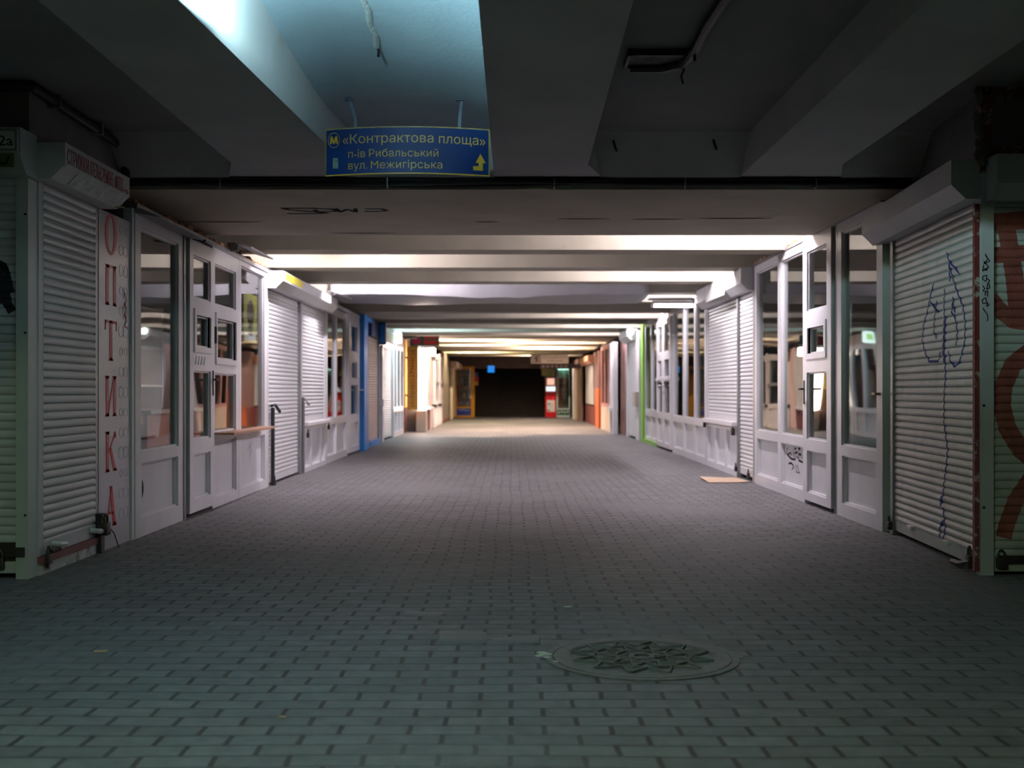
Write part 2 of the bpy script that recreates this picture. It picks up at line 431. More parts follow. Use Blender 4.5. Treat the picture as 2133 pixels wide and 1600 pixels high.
# ------------------------------------------------------------------ the setting
struct('floor', W().box(-7, 7, -.2, 0, -4, 47.6), M_FLOOR)
struct('ceiling', W().box(-7, -1.5, 2.735, 3.1, -4, 8.3).box(.05, 7, 2.735, 3.1, -4, 8.3).box(-1.5, .05, 2.735, 3.1, 7.02, 8.3), mat('shaded_grey_ceiling', (.30, .30, .305, 1), .8, var=.15, vscale=1.7, bump=.15, bscale=30))  # darker grey puts the dimness of the unlit coffers into the colour
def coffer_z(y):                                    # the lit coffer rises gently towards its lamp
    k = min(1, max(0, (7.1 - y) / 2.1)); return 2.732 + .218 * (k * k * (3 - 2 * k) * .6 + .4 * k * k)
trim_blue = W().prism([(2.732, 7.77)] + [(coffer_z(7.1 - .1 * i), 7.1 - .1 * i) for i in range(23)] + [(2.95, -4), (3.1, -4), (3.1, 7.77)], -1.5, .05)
struct('ceiling_passage', W().box(-7, 7, 2.86, 3.1, 8.3, 48), M_CONC_OLD)
nT = [0]
def trim(mb, m, smooth=False):
    nT[0] += 1; return struct('trim_%d' % nT[0], mb, m, smooth)
# wide cross beam at the mouth of the passage, then the row of slimmer beams
beam1 = trim(W().box(-4.4, 4.4, 2.43, 2.9, 8.2, 10.6), M_CONC)
BEAMS = [11.67 + (13.35 - 11.67) * 0, 13.35, 15.04, 16.74, 18.44, 20.14, 21.84, 23.54, 25.24, 26.94, 28.64, 30.34, 32.04, 33.74, 35.44, 37.14, 38.84, 40.54, 42.24, 43.94]
for i, y in enumerate(BEAMS):
    zb = 2.43 if y < 19 else (2.385 if y < 36 else 2.34)
    trim(W().prism([(2.9, y), (zb, y + .015), (zb, y + .42), (2.9, y + .435)], -4.4, 4.4), M_CONC)
# ribs of the coffered ceiling over the near hall
def rib(pl, pr, fl=.14, fr=.14, top=2.74):
    """left and right edges as (x, y) points from near to far, flaring where they meet the wide beam"""
    return trim(W().plan(pl + [(pl[-1][0] - fl, 8.2), (pr[-1][0] + fr, 8.2)] + pr[::-1], 2.5, top), M_CONC_OLD)
trim(trim_blue, mat('lamplit_blue_paint', (.48, .62, .74, 1), .8, var=.12, vscale=1.7, bump=.15, bscale=30), True)  # blue paint lightened to put the lamp's cyan brightness into the colour
rib([(-1.72, -4), (-1.80, 7.6)], [(-1.39, -4), (-1.39, 2), (-1.10, 7.0), (-1.06, 7.65)], .16, 0, 3.0)
rib([(-.14, -4), (-.115, 7.6)], [(.36, -4), (.50, 7.65)], 0, .15, 3.0)
rib([(1.56, -4), (1.57, 7.6)], [(2.12, -4), (2.15, 7.65)], 0, .14)
rib([(-3.9, -4), (-3.9, 7.6)], [(-3.3, -4), (-3.3, 7.65)]); rib([(3.5, -4), (3.5, 7.6)], [(4.1, -4), (4.1, 7.65)])
# outer walls and the near hall
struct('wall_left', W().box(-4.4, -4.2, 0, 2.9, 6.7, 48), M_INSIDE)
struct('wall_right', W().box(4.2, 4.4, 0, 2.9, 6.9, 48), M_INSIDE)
struct('wall_back', W().box(-7, 7, 0, 2.9, -4.2, -4), M_WALLDARK)
struct('wall_hall_left', W().box(-7.2, -7, 0, 2.9, -4, 7), M_WALLDARK)
struct('wall_hall_right', W().box(7, 7.2, 0, 2.9, -4, 7), M_WALLDARK)
# boarded strip above the kiosks at the two front corners
struct('wall_upper_left', W().box(-2.8, -2.66, 2.41, 2.735, 6.62, 8.2), M_WALLDARK)
struct('wall_front_left', W().box(-7, -2.66, 2.44, 2.735, 6.52, 6.62), M_WALLDARK)
struct('wall_upper_right', W().plan([(2.69, 6.76), (2.80, 8.2), (2.94, 8.2), (2.84, 6.76)], 2.335, 2.735), M_WALLDARK)
struct('wall_front_right', W().box(2.69, 7, 2.335, 2.735, 6.68, 6.76), M_WALLDARK)
# sloping end of the coffers against the wide beam
trim(W().prism([(2.735, 7.75), (2.5, 8.08), (2.5, 8.2), (2.735, 8.2)], -4.4, 4.4), M_CONC_OLD)
# kiosk roofs, partitions between the kiosks
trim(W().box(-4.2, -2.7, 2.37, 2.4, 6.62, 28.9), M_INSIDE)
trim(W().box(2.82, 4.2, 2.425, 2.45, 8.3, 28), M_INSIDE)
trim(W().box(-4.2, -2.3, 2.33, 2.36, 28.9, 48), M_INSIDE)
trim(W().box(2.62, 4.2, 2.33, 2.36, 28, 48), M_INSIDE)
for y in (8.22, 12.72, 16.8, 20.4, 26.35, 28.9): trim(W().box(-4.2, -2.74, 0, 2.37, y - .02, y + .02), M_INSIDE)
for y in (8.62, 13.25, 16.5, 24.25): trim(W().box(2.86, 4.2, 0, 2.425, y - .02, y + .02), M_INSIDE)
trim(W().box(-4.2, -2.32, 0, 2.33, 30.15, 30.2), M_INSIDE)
# far end: wall around the stair opening
struct('wall_far', W().plate(-4.4, 4.4, 0, 2.9, 47.6, 47.8, [(-1.46, 1.36, 0, 1.95), (1.76, 2.34, 0, 1.98), (-2.34, -1.5, 0, 2.0)]), M_TAUPE)

# ------------------------------------------------------------------ lamps
M_TUBE = {}
def tube_mat(col, p):
    k = (col, p)
    if k not in M_TUBE: M_TUBE[k] = glow('lit_tube', col, p)
    return M_TUBE[k]
def strip_lamp(x, y, z, label, col, power, length=1.2, along='x', group=None):
    t = Thing('fluorescent_lamp', label, 'lamp', 'F', x, y, group, z=z, rz=0 if along == 'x' else PI / 2)
    h = length / 2; u = x
    t.mb().rbox(u - h, u + h, .0, .045, -.05, .05, .008).build('housing', M_BOX, t.o, True)
    for e in (-1, 1): t.mb().box(u + e * h - .02, u + e * h + .02, -.055, .0, -.02, .02).build('lamp_holder', M_WHITE, t.o)
    t.mb().tube([(u - h + .02, -.035, 0), (u + h - .02, -.035, 0)], .014, 10).build('lamp_tube', tube_mat(col, power), t.o, True)
    return t
strip_lamp(-1.2, 1.0, 2.715, 'added unseen fluorescent lamp lighting the floor from behind the viewer', LAMP_COOL, LAMP_FILL, 1.3, 'y')  # unseen lamp added to light the near floor
t = Thing('baffle_lamp', 'cool white trough lamp with an added tray that holds light up in the coffer before the blue sign', 'lamp', 'F', -.92, 4.05, z=2.62, rz=PI / 2)
t.mb().prism([(0, -.055), (.014, -.062), (.014, -.058), (.006, -.05), (.006, .05), (.014, .058), (.014, .062), (0, .055)], -.92 - .65, -.92 + .65).build('baffle', M_BOX, t.o)  # unseen tray added under the tube to keep its light off the floor
t.mb().tube([(-.92 - .62, .03, 0), (-.92 + .62, .03, 0)], .014, 10).build('lamp_tube', tube_mat((.62, .98, 1.0), 1250.0), t.o, True)
for e in (-.45, .45): t.mb().tube([(-.92 + e, .004, .052), (-.92 + e, .33, .052)], .005, 6).build('hanger_rod', M_STEEL, t.o)
ORD = ['first', 'second', 'third', 'fourth', 'fifth', 'sixth']
for k, y in enumerate((10.98, 14.2, 17.6, 21.0, 24.4, 27.8)):
    strip_lamp(2.0, y, 2.80, 'white fluorescent lamp behind a ceiling beam on the right, %s from the front' % ORD[k], LAMP_WHITE, LAMP_POWER, .6, 'y')
for k, (y, c) in enumerate(((12.46, LAMP_WHITE), (15.85, LAMP_WHITE), (26.1, (.55, .85, 1.0)))):
    strip_lamp(-2.0, y, 2.80, 'white fluorescent lamp behind a ceiling beam on the left, %s from the front' % ORD[k], c, LAMP_POWER, .6, 'y')
for k, (x, y, l) in enumerate(((-.9, 31.4, 1.8), (1.1, 33.1, 1.8), (-1.0, 34.8, 1.5), (1.2, 36.5, 1.5), (-1.2, 39.9, 1.5), (1.0, 43.3, 1.2))):
    strip_lamp(x, y, 2.78, 'warm fluorescent lamp near the far end of the passage, %s from the front' % ORD[k], (1.0, .86, .5) if k == 4 else LAMP_WARM, LAMP_POWER * (1.0 if k < 2 else .75), l)

# ------------------------------------------------------------------ shared kiosk parts
def padlock(t, u, v, d, m=M_LOCK, parent=None, k=1.0, tilt=0):
    mb = t.mb()
    mb.rbox(u - .028 * k, u + .028 * k, v - .06 * k, v, d, d + .03 * k, .006)
    pts = [(u + .019 * k * math.cos(a), v - .004 + .034 * k * max(0, math.sin(a)) + (.012 * k), d + .015 * k) for a in [PI * i / 8 for i in range(9)]]
    mb.tube([(u + .019 * k, v - .01, d + .015 * k)] + pts + [(u - .019 * k, v - .01, d + .015 * k)], .006 * k, 8)
    return mb.build('padlock', m, parent or t.o, True)
def hasp(t, u, v, d, m=M_LOCK):
    t.mb().box(u - .07, u + .07, v - .022, v + .022, d, d + .006).disc(u - .045, v, .01, d + .006, d + .012, 8).disc(u + .045, v, .01, d + .006, d + .012, 8).build('hasp', m, t.o)
def curtain(t, u0, u1, v0, v1, m):
    c = t.mb().slats(u0, u1, v0 + .07, v1).build('slat_curtain', m, t.o, True)
    t.mb().box(u0, u1, v0, v0 + .075, -.012, .012).build('bottom_bar', m, t.o)
    return c
def rail(t, u0, u1, v0, v1, d1=.03, m=None): t.mb().box(u0, u1, v0, v1, -.03, d1).build('guide_rail', m or M_BOX, t.o)
def hood(t, u0, u1, vb, vt, dep=.2, m=None):
    return t.mb().prism([(vt, -.02), (vt, dep), (vb + .08, dep), (vb, dep - .08), (vb, -.02)], u0, u1).build('hood', m or M_BOX, t.o)
def handle(t, u, v, d, parent, m=M_BLACK, sg=1):
    mb = t.mb(); mb.rbox(u - .014, u + .014, v - .11, v + .11, d, d + .008, .003)
    mb.tube([(u, v + .03, d), (u, v + .03, d + .05), (u - sg * .03, v + .03, d + .055), (u - sg * .11, v + .03, d + .055)], .009, 8)
    return mb.build('handle', m, parent, True)
def front(t, u0, u1, v0, v1, holes, parent=None, name='frame', d=.035, m=None, gm=None, pm=None, off=0.0):
    """plastic window wall: holes are (u0, u1, v0, v1, 'g'|'p'); panes and panels become parts"""
    H = [h[:4] for h in holes]
    mb = t.mb().plate(u0, u1, v0, v1, off - d, off + d, H)
    for h in H:          # glazing bead
        e = .014; mb.plate(h[0], h[1], h[2], h[3], off - .018, off + .016, [(h[0] + e, h[1] - e, h[2] + e, h[3] - e)])
    fr = mb.build(name, m or M_PVC, parent or t.o)
    for h in holes:
        if h[4] == 'g': t.mb().box(h[0] + .002, h[1] - .002, h[2] + .002, h[3] - .002, off - .004, off + .002).build('pane', gm or M_GLASS, fr if name == 'door' else (parent or t.o))
        else: t.mb().box(h[0] + .002, h[1] - .002, h[2] + .002, h[3] - .002, off - .02, off - .006).build('panel', pm or M_PANEL, fr if name == 'door' else (parent or t.o))
    return fr
SL = lambda v: slat_d(v) + .0012
flat = lambda d: (lambda v: d)
def wall_px(px, py, X, x1=None, y0=None, y1=None):
    """the place (distance along the wall, height) that the photograph shows at a pixel of a wall standing at x = X"""
    y = X * F_PX / (px - CX); return (y, EYE + (CY - py) / F_PX * y)

# ------------------------------------------------------------------ LEFT ROW
# frontal shutter at the corner
t = Thing('roller_shutter', 'white roller shutter facing the viewer at far left, black paint blot, number sign above', 'shutter', 'F', -3.5, 6.5)
c = curtain(t, -4.4, -2.715, .03, 2.22, M_SLAT)
g = t.mb()
def fp(px, py, y=6.5): return ((px - CX) / F_PX * y, EYE + (CY - py) / F_PX * y)
for st, wd in (([(-12, 552), (6, 560), (14, 590), (18, 612)], .075), ([(-10, 590), (10, 610), (14, 630)], .07), ([(8, 618), (22, 640), (28, 650)], .05), ([(-10, 620), (6, 632)], .06)):
    g.ribbon([fp(*p) for p in st], wd, SL)
g.build('graffiti', M_BLACKPAINT, c, normals=False)
hood(t, -4.4, -2.617, 2.2, 2.44)
s = t.mb().box(-3.05, -2.628, 2.31, 2.425, .2, .215).build('number_sign', M_WHITE, t.o)
t.mb().plate(-3.05, -2.628, 2.31, 2.425, .215, .22, [(-3.04, -2.638, 2.32, 2.415)]).build('sign_rim', M_STEEL, s)
t.mb().text('42a', -2.772, 2.338, .2155, .056, .122).build('numerals', M_BLACKPAINT, s)
s = t.mb().box(-3.05, -2.648, 2.225, 2.298, .2, .212).build('sticker', mat('olive_sticker', rgb(92, 104, 58), .6), t.o); s['label'] = 'olive green sticker with a black curved line'
t.mb().ribbon([(-2.80, 2.262), (-2.74, 2.238), (-2.685, 2.245), (-2.672, 2.285)], .013, flat(.2128)).build('mark', M_BLACKPAINT, s, normals=False)
t.mb().box(-2.83, -2.70, .10, .20, .012, .022).build('lock_plate', M_LOCK, t.o)
t.mb().box(-2.735, -2.66, .125, .175, .035, .045).build('hasp', M_LOCK, t.o)
padlock(t, -2.80, .12, .025, M_LOCK)
# corner post
t = Thing('corner_post', 'pale square corner post between the two left front shutters', 'post', 'F', -2.68, 6.5)
t.mb().box(-2.712, -2.645, 0, 2.2, -.10, .03).build('post_body', mat('pale_green_white_paint', (.56, .58, .55, 1), .4, var=.08, dirt=(.2, .17, .13, 1), dscale=5, dlo=.62, dhi=.8), t.o)
for v in (.35, 1.35, 2.0): t.mb().disc(-2.66, v, .007, .03, .034, 8).build('screw', M_LOCK, t.o)
# shutter beside the post, with the lettered hood
t = Thing('roller_shutter', 'white roller shutter on the left wall between corner post and red lettered panel', 'shutter', 'L', 7.0)
curtain(t, 6.66, 7.5, .105, 2.24, M_SLAT)
rail(t, 6.6, 6.665, .105, 2.24, .012); rail(t, 7.5, 7.545, .0, 2.24, .012, M_STEEL)
hood(t, 6.52, 7.62, 2.205, 2.405, .19)
mb = t.mb()
mb.text('СТРИЖКИ', 6.55, 2.293, .19, .085, .33).text('АТЕЛЬЄ', 6.90, 2.293, .19, .085, .20).text('РЕМОНТ:', 7.12, 2.293, .19, .085, .20).text('ФОТО', 7.34, 2.293, .19, .085, .14)
mb.build('lettering', M_DKRED, t.o)
t.mb().poly([(7.49, 2.313), (7.56, 2.313), (7.56, 2.325), (7.60, 2.307), (7.56, 2.29), (7.56, 2.302), (7.49, 2.302)], .19, .192).build('arrow', M_DKRED, t.o)
mb = t.mb(); mb.prism([(2.292, .192), (2.212, .112), (2.206, .118), (2.286, .198)], 6.74, 7.6)
o = mb.build('tape', mat('torn_white_tape', (.66, .66, .66, 1), .7, var=.25, vscale=20, bump=.5, bscale=60), t.o); o['label'] = 'torn white tape along the lower edge of the hood'
mb = t.mb(); mb.prism([(2.292, .192), (2.272, .172), (2.266, .178), (2.286, .198)], 6.53, 6.74); mb.build('tape', MATS['torn_white_tape'], t.o)
t.mb().box(7.545, 7.585, 2.206, 2.212, .11, .17).build('tape_patch', M_CARD, t.o)
for u in (6.78, 7.4): t.mb().tube([(u, .16, .01), (u + .02, .15, .05), (u + .11, .14, .055)], .017, 8).build('lift_handle', M_PVC, t.o, True)
padlock(t, 6.68, .11, .02, M_LOCK)
t.mb().tube([(6.68, .03, .03), (6.72, .12, .035), (6.86, .115, .03)], .012, 6).build('lock_bar', M_LOCK, t.o, True)
t.mb().box(7.5, 7.56, .0, .25, .015, .05).build('lock_bracket', M_BLACK, t.o)
padlock(t, 7.53, .19, .05, M_LOCK, k=1.3)
t.mb().box(6.6, 7.5, .062, .102, -.03, .03).build('sill', M_BROWN, t.o)
t.mb().poly([(6.6, 0), (7.5, 0), (7.5, .06), (6.6, .06)], -.03, .02).build('plinth', M_SKIRT, t.o)

# panel with the vertical red word
t = Thing('sign_panel', 'tall pale panel with six big red letters reading downwards and grey spectacles prints', 'sign', 'L', 7.85)
t.mb().box(7.55, 8.17, 0, 2.2, -.03, .016).build('board', mat('pale_aluminium_board', (.58, .58, .61, 1), .24, metal=.25, var=.06, vscale=4, dirt=(.4, .36, .33, 1), dscale=7, dlo=.62, dhi=.85), t.o)
t.mb().box(8.17, 8.215, 0, 2.3, -.03, .03).build('edge_strip', M_PVC, t.o)
def serif_letter(ch, u, v, w, h):
    mb = t.mb(); d0, d1 = .016, .0185
    T, n, sr = .052 * w / .22, .02, .022      # thick, thin stems and serif height
    R = lambda a, b, c_, d_: mb.box(u + a, u + b, v + c_, v + d_, d0, d1)
    def serif(x, y, up, half):               # bracketed slab
        k = 1 if up else -1
        mb.poly([(u + x - half, v + y), (u + x + half, v + y), (u + x + half * .45, v + y + k * .02), (u + x - half * .45, v + y + k * .02)][::k], d0, d1)
    def dia(a, b, ta, tb=None): mb.poly([(u + a[0] - ta / 2, v + a[1]), (u + a[0] + ta / 2, v + a[1]), (u + b[0] + (tb or ta) / 2, v + b[1]), (u + b[0] - (tb or ta) / 2, v + b[1])], d0, d1)
    sf = .036
    if ch == 'О':
        N = 36; vs = []
        for i in range(N):
            a = 2 * PI * i / N; vs.append((math.cos(a), math.sin(a)))
        for i in range(N):
            (c0, s0), (c1, s1) = vs[i], vs[(i + 1) % N]; ro, rv, ri, rj = w / 2, h / 2 + .004, w / 2 - T, h / 2 - .016
            q = [(u + w / 2 + ro * c0, v + h / 2 + rv * s0), (u + w / 2 + ro * c1, v + h / 2 + rv * s1), (u + w / 2 + ri * c1, v + h / 2 + rj * s1), (u + w / 2 + ri * c0, v + h / 2 + rj * s0)]
            mb.poly(q, d0, d1)
    elif ch == 'П':
        for x in (sf + .005, w - sf - .005):
            dia((x, 0), (x, h), T); serif(x, 0, True, sf + .006); serif(x, h, False, sf + .006)
        R(sf, w - sf, h - .02, h)
    elif ch == 'Т':
        dia((w / 2, 0), (w / 2, h), T); serif(w / 2, 0, True, sf + .014)
        R(0, w, h - .018, h); mb.poly([(u, v + h), (u + .02, v + h), (u + .012, v + h - .065), (u, v + h - .065)], d0, d1); mb.poly([(u + w - .02, v + h), (u + w, v + h), (u + w, v + h - .065), (u + w - .012, v + h - .065)], d0, d1)
    elif ch == 'И':
        for x in (sf + .005, w - sf - .005):
            dia((x, 0), (x, h), T * .9); serif(x, 0, True, sf + .006); serif(x, h, False, sf + .006)
        dia((sf + .02, .012), (w - sf - .02, h - .012), .028)
    elif ch == 'К':
        x = sf + .01; dia((x, 0), (x, h), T); serif(x, 0, True, sf + .01); serif(x, h, False, sf + .01)
        dia((x + .02, h * .47), (w - .035, h - .02), .02); mb.disc(u + w - .035, v + h - .025, .022, d0, d1, 12)
        dia((w - .035, 0), (x + .055, h * .58), .055, .045); serif(w - .03, 0, True, sf + .006)
    elif ch == 'А':
        dia((.03, 0), (w / 2 + .005, h), .018); dia((w - .045, 0), (w / 2, h), .055, .05); R(.06, w - .07, h * .3, h * .3 + .018)
        serif(.03, 0, True, sf - .004); serif(w - .045, 0, True, sf + .012)
    return mb.build('letter', M_RED, t.o)
for ch, v in zip('ОПТИКА', (1.93, 1.594, 1.23, .865, .501, .14)): serif_letter(ch, 7.665, v, .225, .265)
for i in range(15):                                # column of faint spectacles outlines
    v = 2.12 - i * .137; rr = .026 + .006 * (i % 3); sq = 1 + .35 * (i % 2); mb = t.mb()
    for e in (-1, 1): mb.ring(8.03 + e * .048, v, rr, rr + .0035, .016, .0172, 14, sq)
    mb.ribbon([(8.03 - .018, v + .01), (8.03 + .018, v + .01)], .004, flat(.0174)); mb.ribbon([(8.03 - .09, v + .012), (8.03 - .075, v + .012)], .004, flat(.0174))
    mb.build('spectacles_print', M_GREYMARK, t.o)
mb = t.mb()
for k in range(3): mb.ribbon([(8.02, 1.66 - .07 * k), (8.05, 1.70 - .07 * k), (8.09, 1.65 - .07 * k), (8.05, 1.62 - .07 * k), (8.10, 1.60 - .07 * k)], .012, flat(.0176))
mb.build('scrawl', M_DKRED, t.o, normals=False)
t.mb().ribbon([(7.68, .115), (7.70, .15), (7.73, .11), (7.76, .14), (7.80, .09)], .006, flat(.0176)).build('scrawl', M_GREYMARK, t.o, normals=False)
t.mb().tube([(7.60, .15, .03), (7.66, .14, .05), (7.74, .10, .05), (7.80, .0, .06)], .004, 6).build('wire', M_BLACK, t.o)

# glazed optician front
t = Thing('kiosk_front', 'white plastic kiosk front on the left with door, serving window and small wood counter', 'kiosk front', 'L', 10.4)
front(t, 8.225, 9.42, 0, 2.27, [(8.35, 9.30, .60, 2.19, 'g'), (8.37, 9.29, .13, .52, 'p')])
mb = t.mb(); mb.box(9.425, 9.46, 0, 2.27, -.03, .045); mb.box(9.505, 9.54, 0, 2.27, -.03, .03); mb.build('jamb', M_STEEL, t.o)
t.mb().box(9.46, 9.505, 0, 2.27, -.03, -.01).build('gap_strip', M_BLACK, t.o)  # recessed black strip filling the gap
dr = front(t, 9.55, 10.34, .035, 2.27, [(9.66, 10.22, 1.80, 2.15, 'g'), (9.72, 10.18, 1.40, 1.66, 'g'), (9.66, 10.22, .63, 1.20, 'g'), (9.67, 10.21, .14, .51, 'p')], name='door', off=.02)
t.mb().plate(9.66, 10.22, 1.35, 1.71, .03, .068, [(9.72, 10.18, 1.40, 1.66)]).build('vent_window', M_PVC, dr)
handle(t, 10.285, 1.10, .055, dr, M_BLACK); 
mb = t.mb()
for k in range(4): mb.poly([(9.70 + .09 * k, 1.25), (9.73 + .09 * k, 1.25), (9.77 + .09 * k, 1.32), (9.74 + .09 * k, 1.32)], .055, .062)
o = mb.build('sticker', M_WHITE, dr); o['label'] = 'white slanted strokes on the door rail'
front(t, 10.35, 11.36, 0, 2.3, [(10.44, 11.24, 1.80, 2.16, 'g'), (10.48, 11.2, 1.32, 1.68, 'g'), (10.44, 11.24, .665, 1.19, 'g'), (10.44, 11.26, .09, .59, 'p')])
t.mb().plate(10.44, 11.24, 1.27, 1.73, .02, .05, [(10.48, 11.2, 1.32, 1.68)]).build('casement', M_PVC, t.o)
t.mb().rbox(10.395, 10.42, 1.45, 1.6, .035, .06, .005).build('window_handle', M_BLACK, t.o)
front(t, 11.365, 12.68, 0, 2.33, [(11.46, 12.54, .62, 2.25, 'g'), (11.46, 12.56, .09, .57, 'p')])
t.mb().plan([(10.37, .03), (10.37, .22), (12.25, .20), (12.35, .17), (12.35, .03)], .645, .665).build('counter', M_WOOD, t.o)
mb = t.mb(); mb.ring(8.44, .33, .055, .075, -.008, .004, 20); mb.disc(8.44, .33, .056, -.008, -.003, 20)
vent = mb.build('vent', M_BLACK, t.o); vent['label'] = 'round dark vent grille'
mb = t.mb()
for k in range(5): mb.box(8.40, 8.48, .298 + .014 * k, .302 + .014 * k, -.003, .003)
mb.build('vent_bars', M_STEEL, vent)
mb = t.mb()
for a, b in (((11.9, .42), (12.0, .48)), ((12.0, .48), (12.12, .40)), ((11.95, .45), (12.1, .5)), ((12.0, .42), (12.02, .30)), ((12.06, .46), (12.05, .36))): mb.ribbon([a, b], .012, flat(-.004))
mb.build('graffiti', mat('pale_blue_marker', rgb(150, 160, 190), .5), t.o, normals=False)
t.mb().box(8.22, 12.68, 2.3, 2.34, -.05, .05).build('head_rail', M_STEEL, t.o)
t.mb().prism([(2.275, .036), (2.32, .036), (2.25, .20), (2.245, .195)], 8.25, 9.75).build('rain_flap', mat('grey_flap', (.3, .3, .31, 1), .5), t.o)
mb = t.mb(); mb.tube([(9.62, 2.28, .04), (9.62, 2.25, .16), (9.45, 2.235, .2)], .011, 6); mb.build('door_closer', M_BLACK, t.o)

# things inside the optician kiosk
def flat_thing(name, label, cat, side, u, v0, v1, w, d, m, x=None, th=.008, group=None):
    t = Thing(name, label, cat, side, u, x, group); t.mb().box(u - w / 2, u + w / 2, v0, v1, d, d + th).build('board', m, t.o); return t
p = flat_thing('poster', 'yellow poster with a dark haired head behind the glass next to the wood counter', 'poster', 'L', 12.05, 1.52, 2.02, .62, -.0125, mat('yellow_green_print', rgb(150, 140, 56), .5))
p.mb().disc(12.05, 1.82, .14, -.0045, -.0042, 24, .17).box(11.95, 12.15, 1.6, 1.75, -.0045, -.0042).build('portrait', mat('dark_print', rgb(66, 52, 46), .6), p.o)
p.mb().box(11.78, 12.3, 1.54, 1.62, -.0045, -.0042).build('caption_strip', M_WHITE, p.o)
def shelf_unit(side, u0, u1, d, h, n, label, m=M_CREAM, x=None):
    t = Thing('display_shelf', label, 'shelf', side, (u0 + u1) / 2, x)
    t.mb().box(u0, u1, 0, h, d - .30, d - .28).build('back_board', m, t.o)
    for e in (u0, u1 - .02): t.mb().box(e, e + .02, 0, h, d - .28, d).build('side_board', m, t.o)
    for k in range(n): t.mb().box(u0 + .02, u1 - .02, .3 + k * (h - .35) / (n - 1), .32 + k * (h - .35) / (n - 1), d - .28, d).build('shelf_board', m, t.o)
    return t
shelf_unit('L', 8.6, 9.3, -.75, 2.0, 6, 'cream display shelf seen through the first left window pane')
shelf_unit('L', 10.5, 12.4, -1.0, 1.9, 5, 'wide cream display shelf seen through the serving window')
shelf_unit('R', 9.2, 10.6, -1.0, 2.0, 6, 'cream display shelf seen through the right glazed door')
t = Thing('counter', 'salmon pink shop counter seen through the serving window glass', 'counter', 'L', 11.4)
t.mb().box(10.5, 12.3, 0, .82, -.62, -.58).build('front_board', mat('salmon_board', rgb(210, 130, 108), .5), t.o)
t.mb().rbox(10.48, 12.32, .82, .86, -.9, -.54, .006).build('counter_top', M_CREAM, t.o)

# two shutters under one white hood
t = Thing('roller_shutter', 'tall white roller shutter reaching the floor, left row, black lock bar at its edge', 'shutter', 'L', 13.7)
curtain(t, 12.83, 14.62, .03, 2.135, M_SLAT)
rail(t, 12.74, 12.83, 0, 2.135, .02); rail(t, 14.62, 14.7, 0, 2.135, .045, M_STEEL)
t.mb().tube([(12.90, 0, .05), (12.90, .80, .05), (12.90, .85, .05)], .022, 8).build('lock_bar', M_BLACK, t.o, True)
t.mb().tube([(12.84, .87, .05), (12.98, .88, .06), (13.10, .80, .09)], .016, 8).build('bar_head', M_BLACK, t.o, True)
t0 = t; t = Thing('shutter_box', 'long white shutter box over the twin left shutters with a yellow sticker', 'shutter box', 'L', 14.7)
hood(t, 12.72, 16.76, 2.14, 2.33, .2)
o = t.mb().box(12.85, 13.9, 2.24, 2.32, .2, .203).build('sticker', mat('yellow_sticker', rgb(222, 206, 74), .5), t.o); o['label'] = 'faded yellow sticker'
o = t.mb().box(15.3, 16.6, 2.225, 2.325, .2, .204).build('sticker', M_WHITE, t.o); o['label'] = 'white poster on the hood'
padlock(t0, 12.93, .06, .05, M_LOCK)
t = Thing('roller_shutter', 'white roller shutter ending above waist panels, left row, beside glazed door', 'shutter', 'L', 15.7)
curtain(t, 14.86, 16.66, .64, 2.135, M_SLAT)
rail(t, 14.78, 14.86, .0, 2.135, .03); rail(t, 16.66, 16.74, .0, 2.135, .03)
t.mb().rbox(14.86, 16.74, .585, .64, -.02, .11, .01).build('sill', M_PVC, t.o)
front(t, 14.86, 16.74, 0, .585, [(14.95, 15.45, .06, .54, 'p'), (15.55, 16.2, .06, .54, 'p'), (16.3, 16.64, .06, .54, 'p')])
t.mb().tube([(14.80, .0, .05), (14.80, .95, .05), (14.92, .86, .10)], .018, 8).build('lock_bar', M_STEEL, t.o, True)
padlock(t, 16.7, .55, .06, M_LOCK); padlock(t, 15.0, .5, .06, M_LOCK)

# glazed kiosk front with door
t = Thing('kiosk_front', 'narrow white kiosk front with two clothes windows and a door before the blue post', 'kiosk front', 'L', 18.5)
front(t, 16.78, 18.9, 0, 2.26, [(16.86, 17.70, .64, 2.18, 'g'), (17.80, 18.8, .64, 2.18, 'g'), (16.86, 17.70, .1, .55, 'p'), (17.80, 18.8, .1, .55, 'p')])
dr = front(t, 18.93, 20.28, .03, 2.28, [(19.2, 20.05, 1.68, 2.12, 'g'), (19.3, 19.95, 1.24, 1.52, 'g'), (19.2, 20.05, .64, 1.14, 'g'), (19.2, 20.05, .12, .52, 'p')], name='door', off=.02)
handle(t, 20.2, 1.02, .055, dr, M_WHITE, -1)
t.mb().box(16.78, 20.28, 2.28, 2.33, -.05, .06).build('head_rail', M_PVC, t.o)

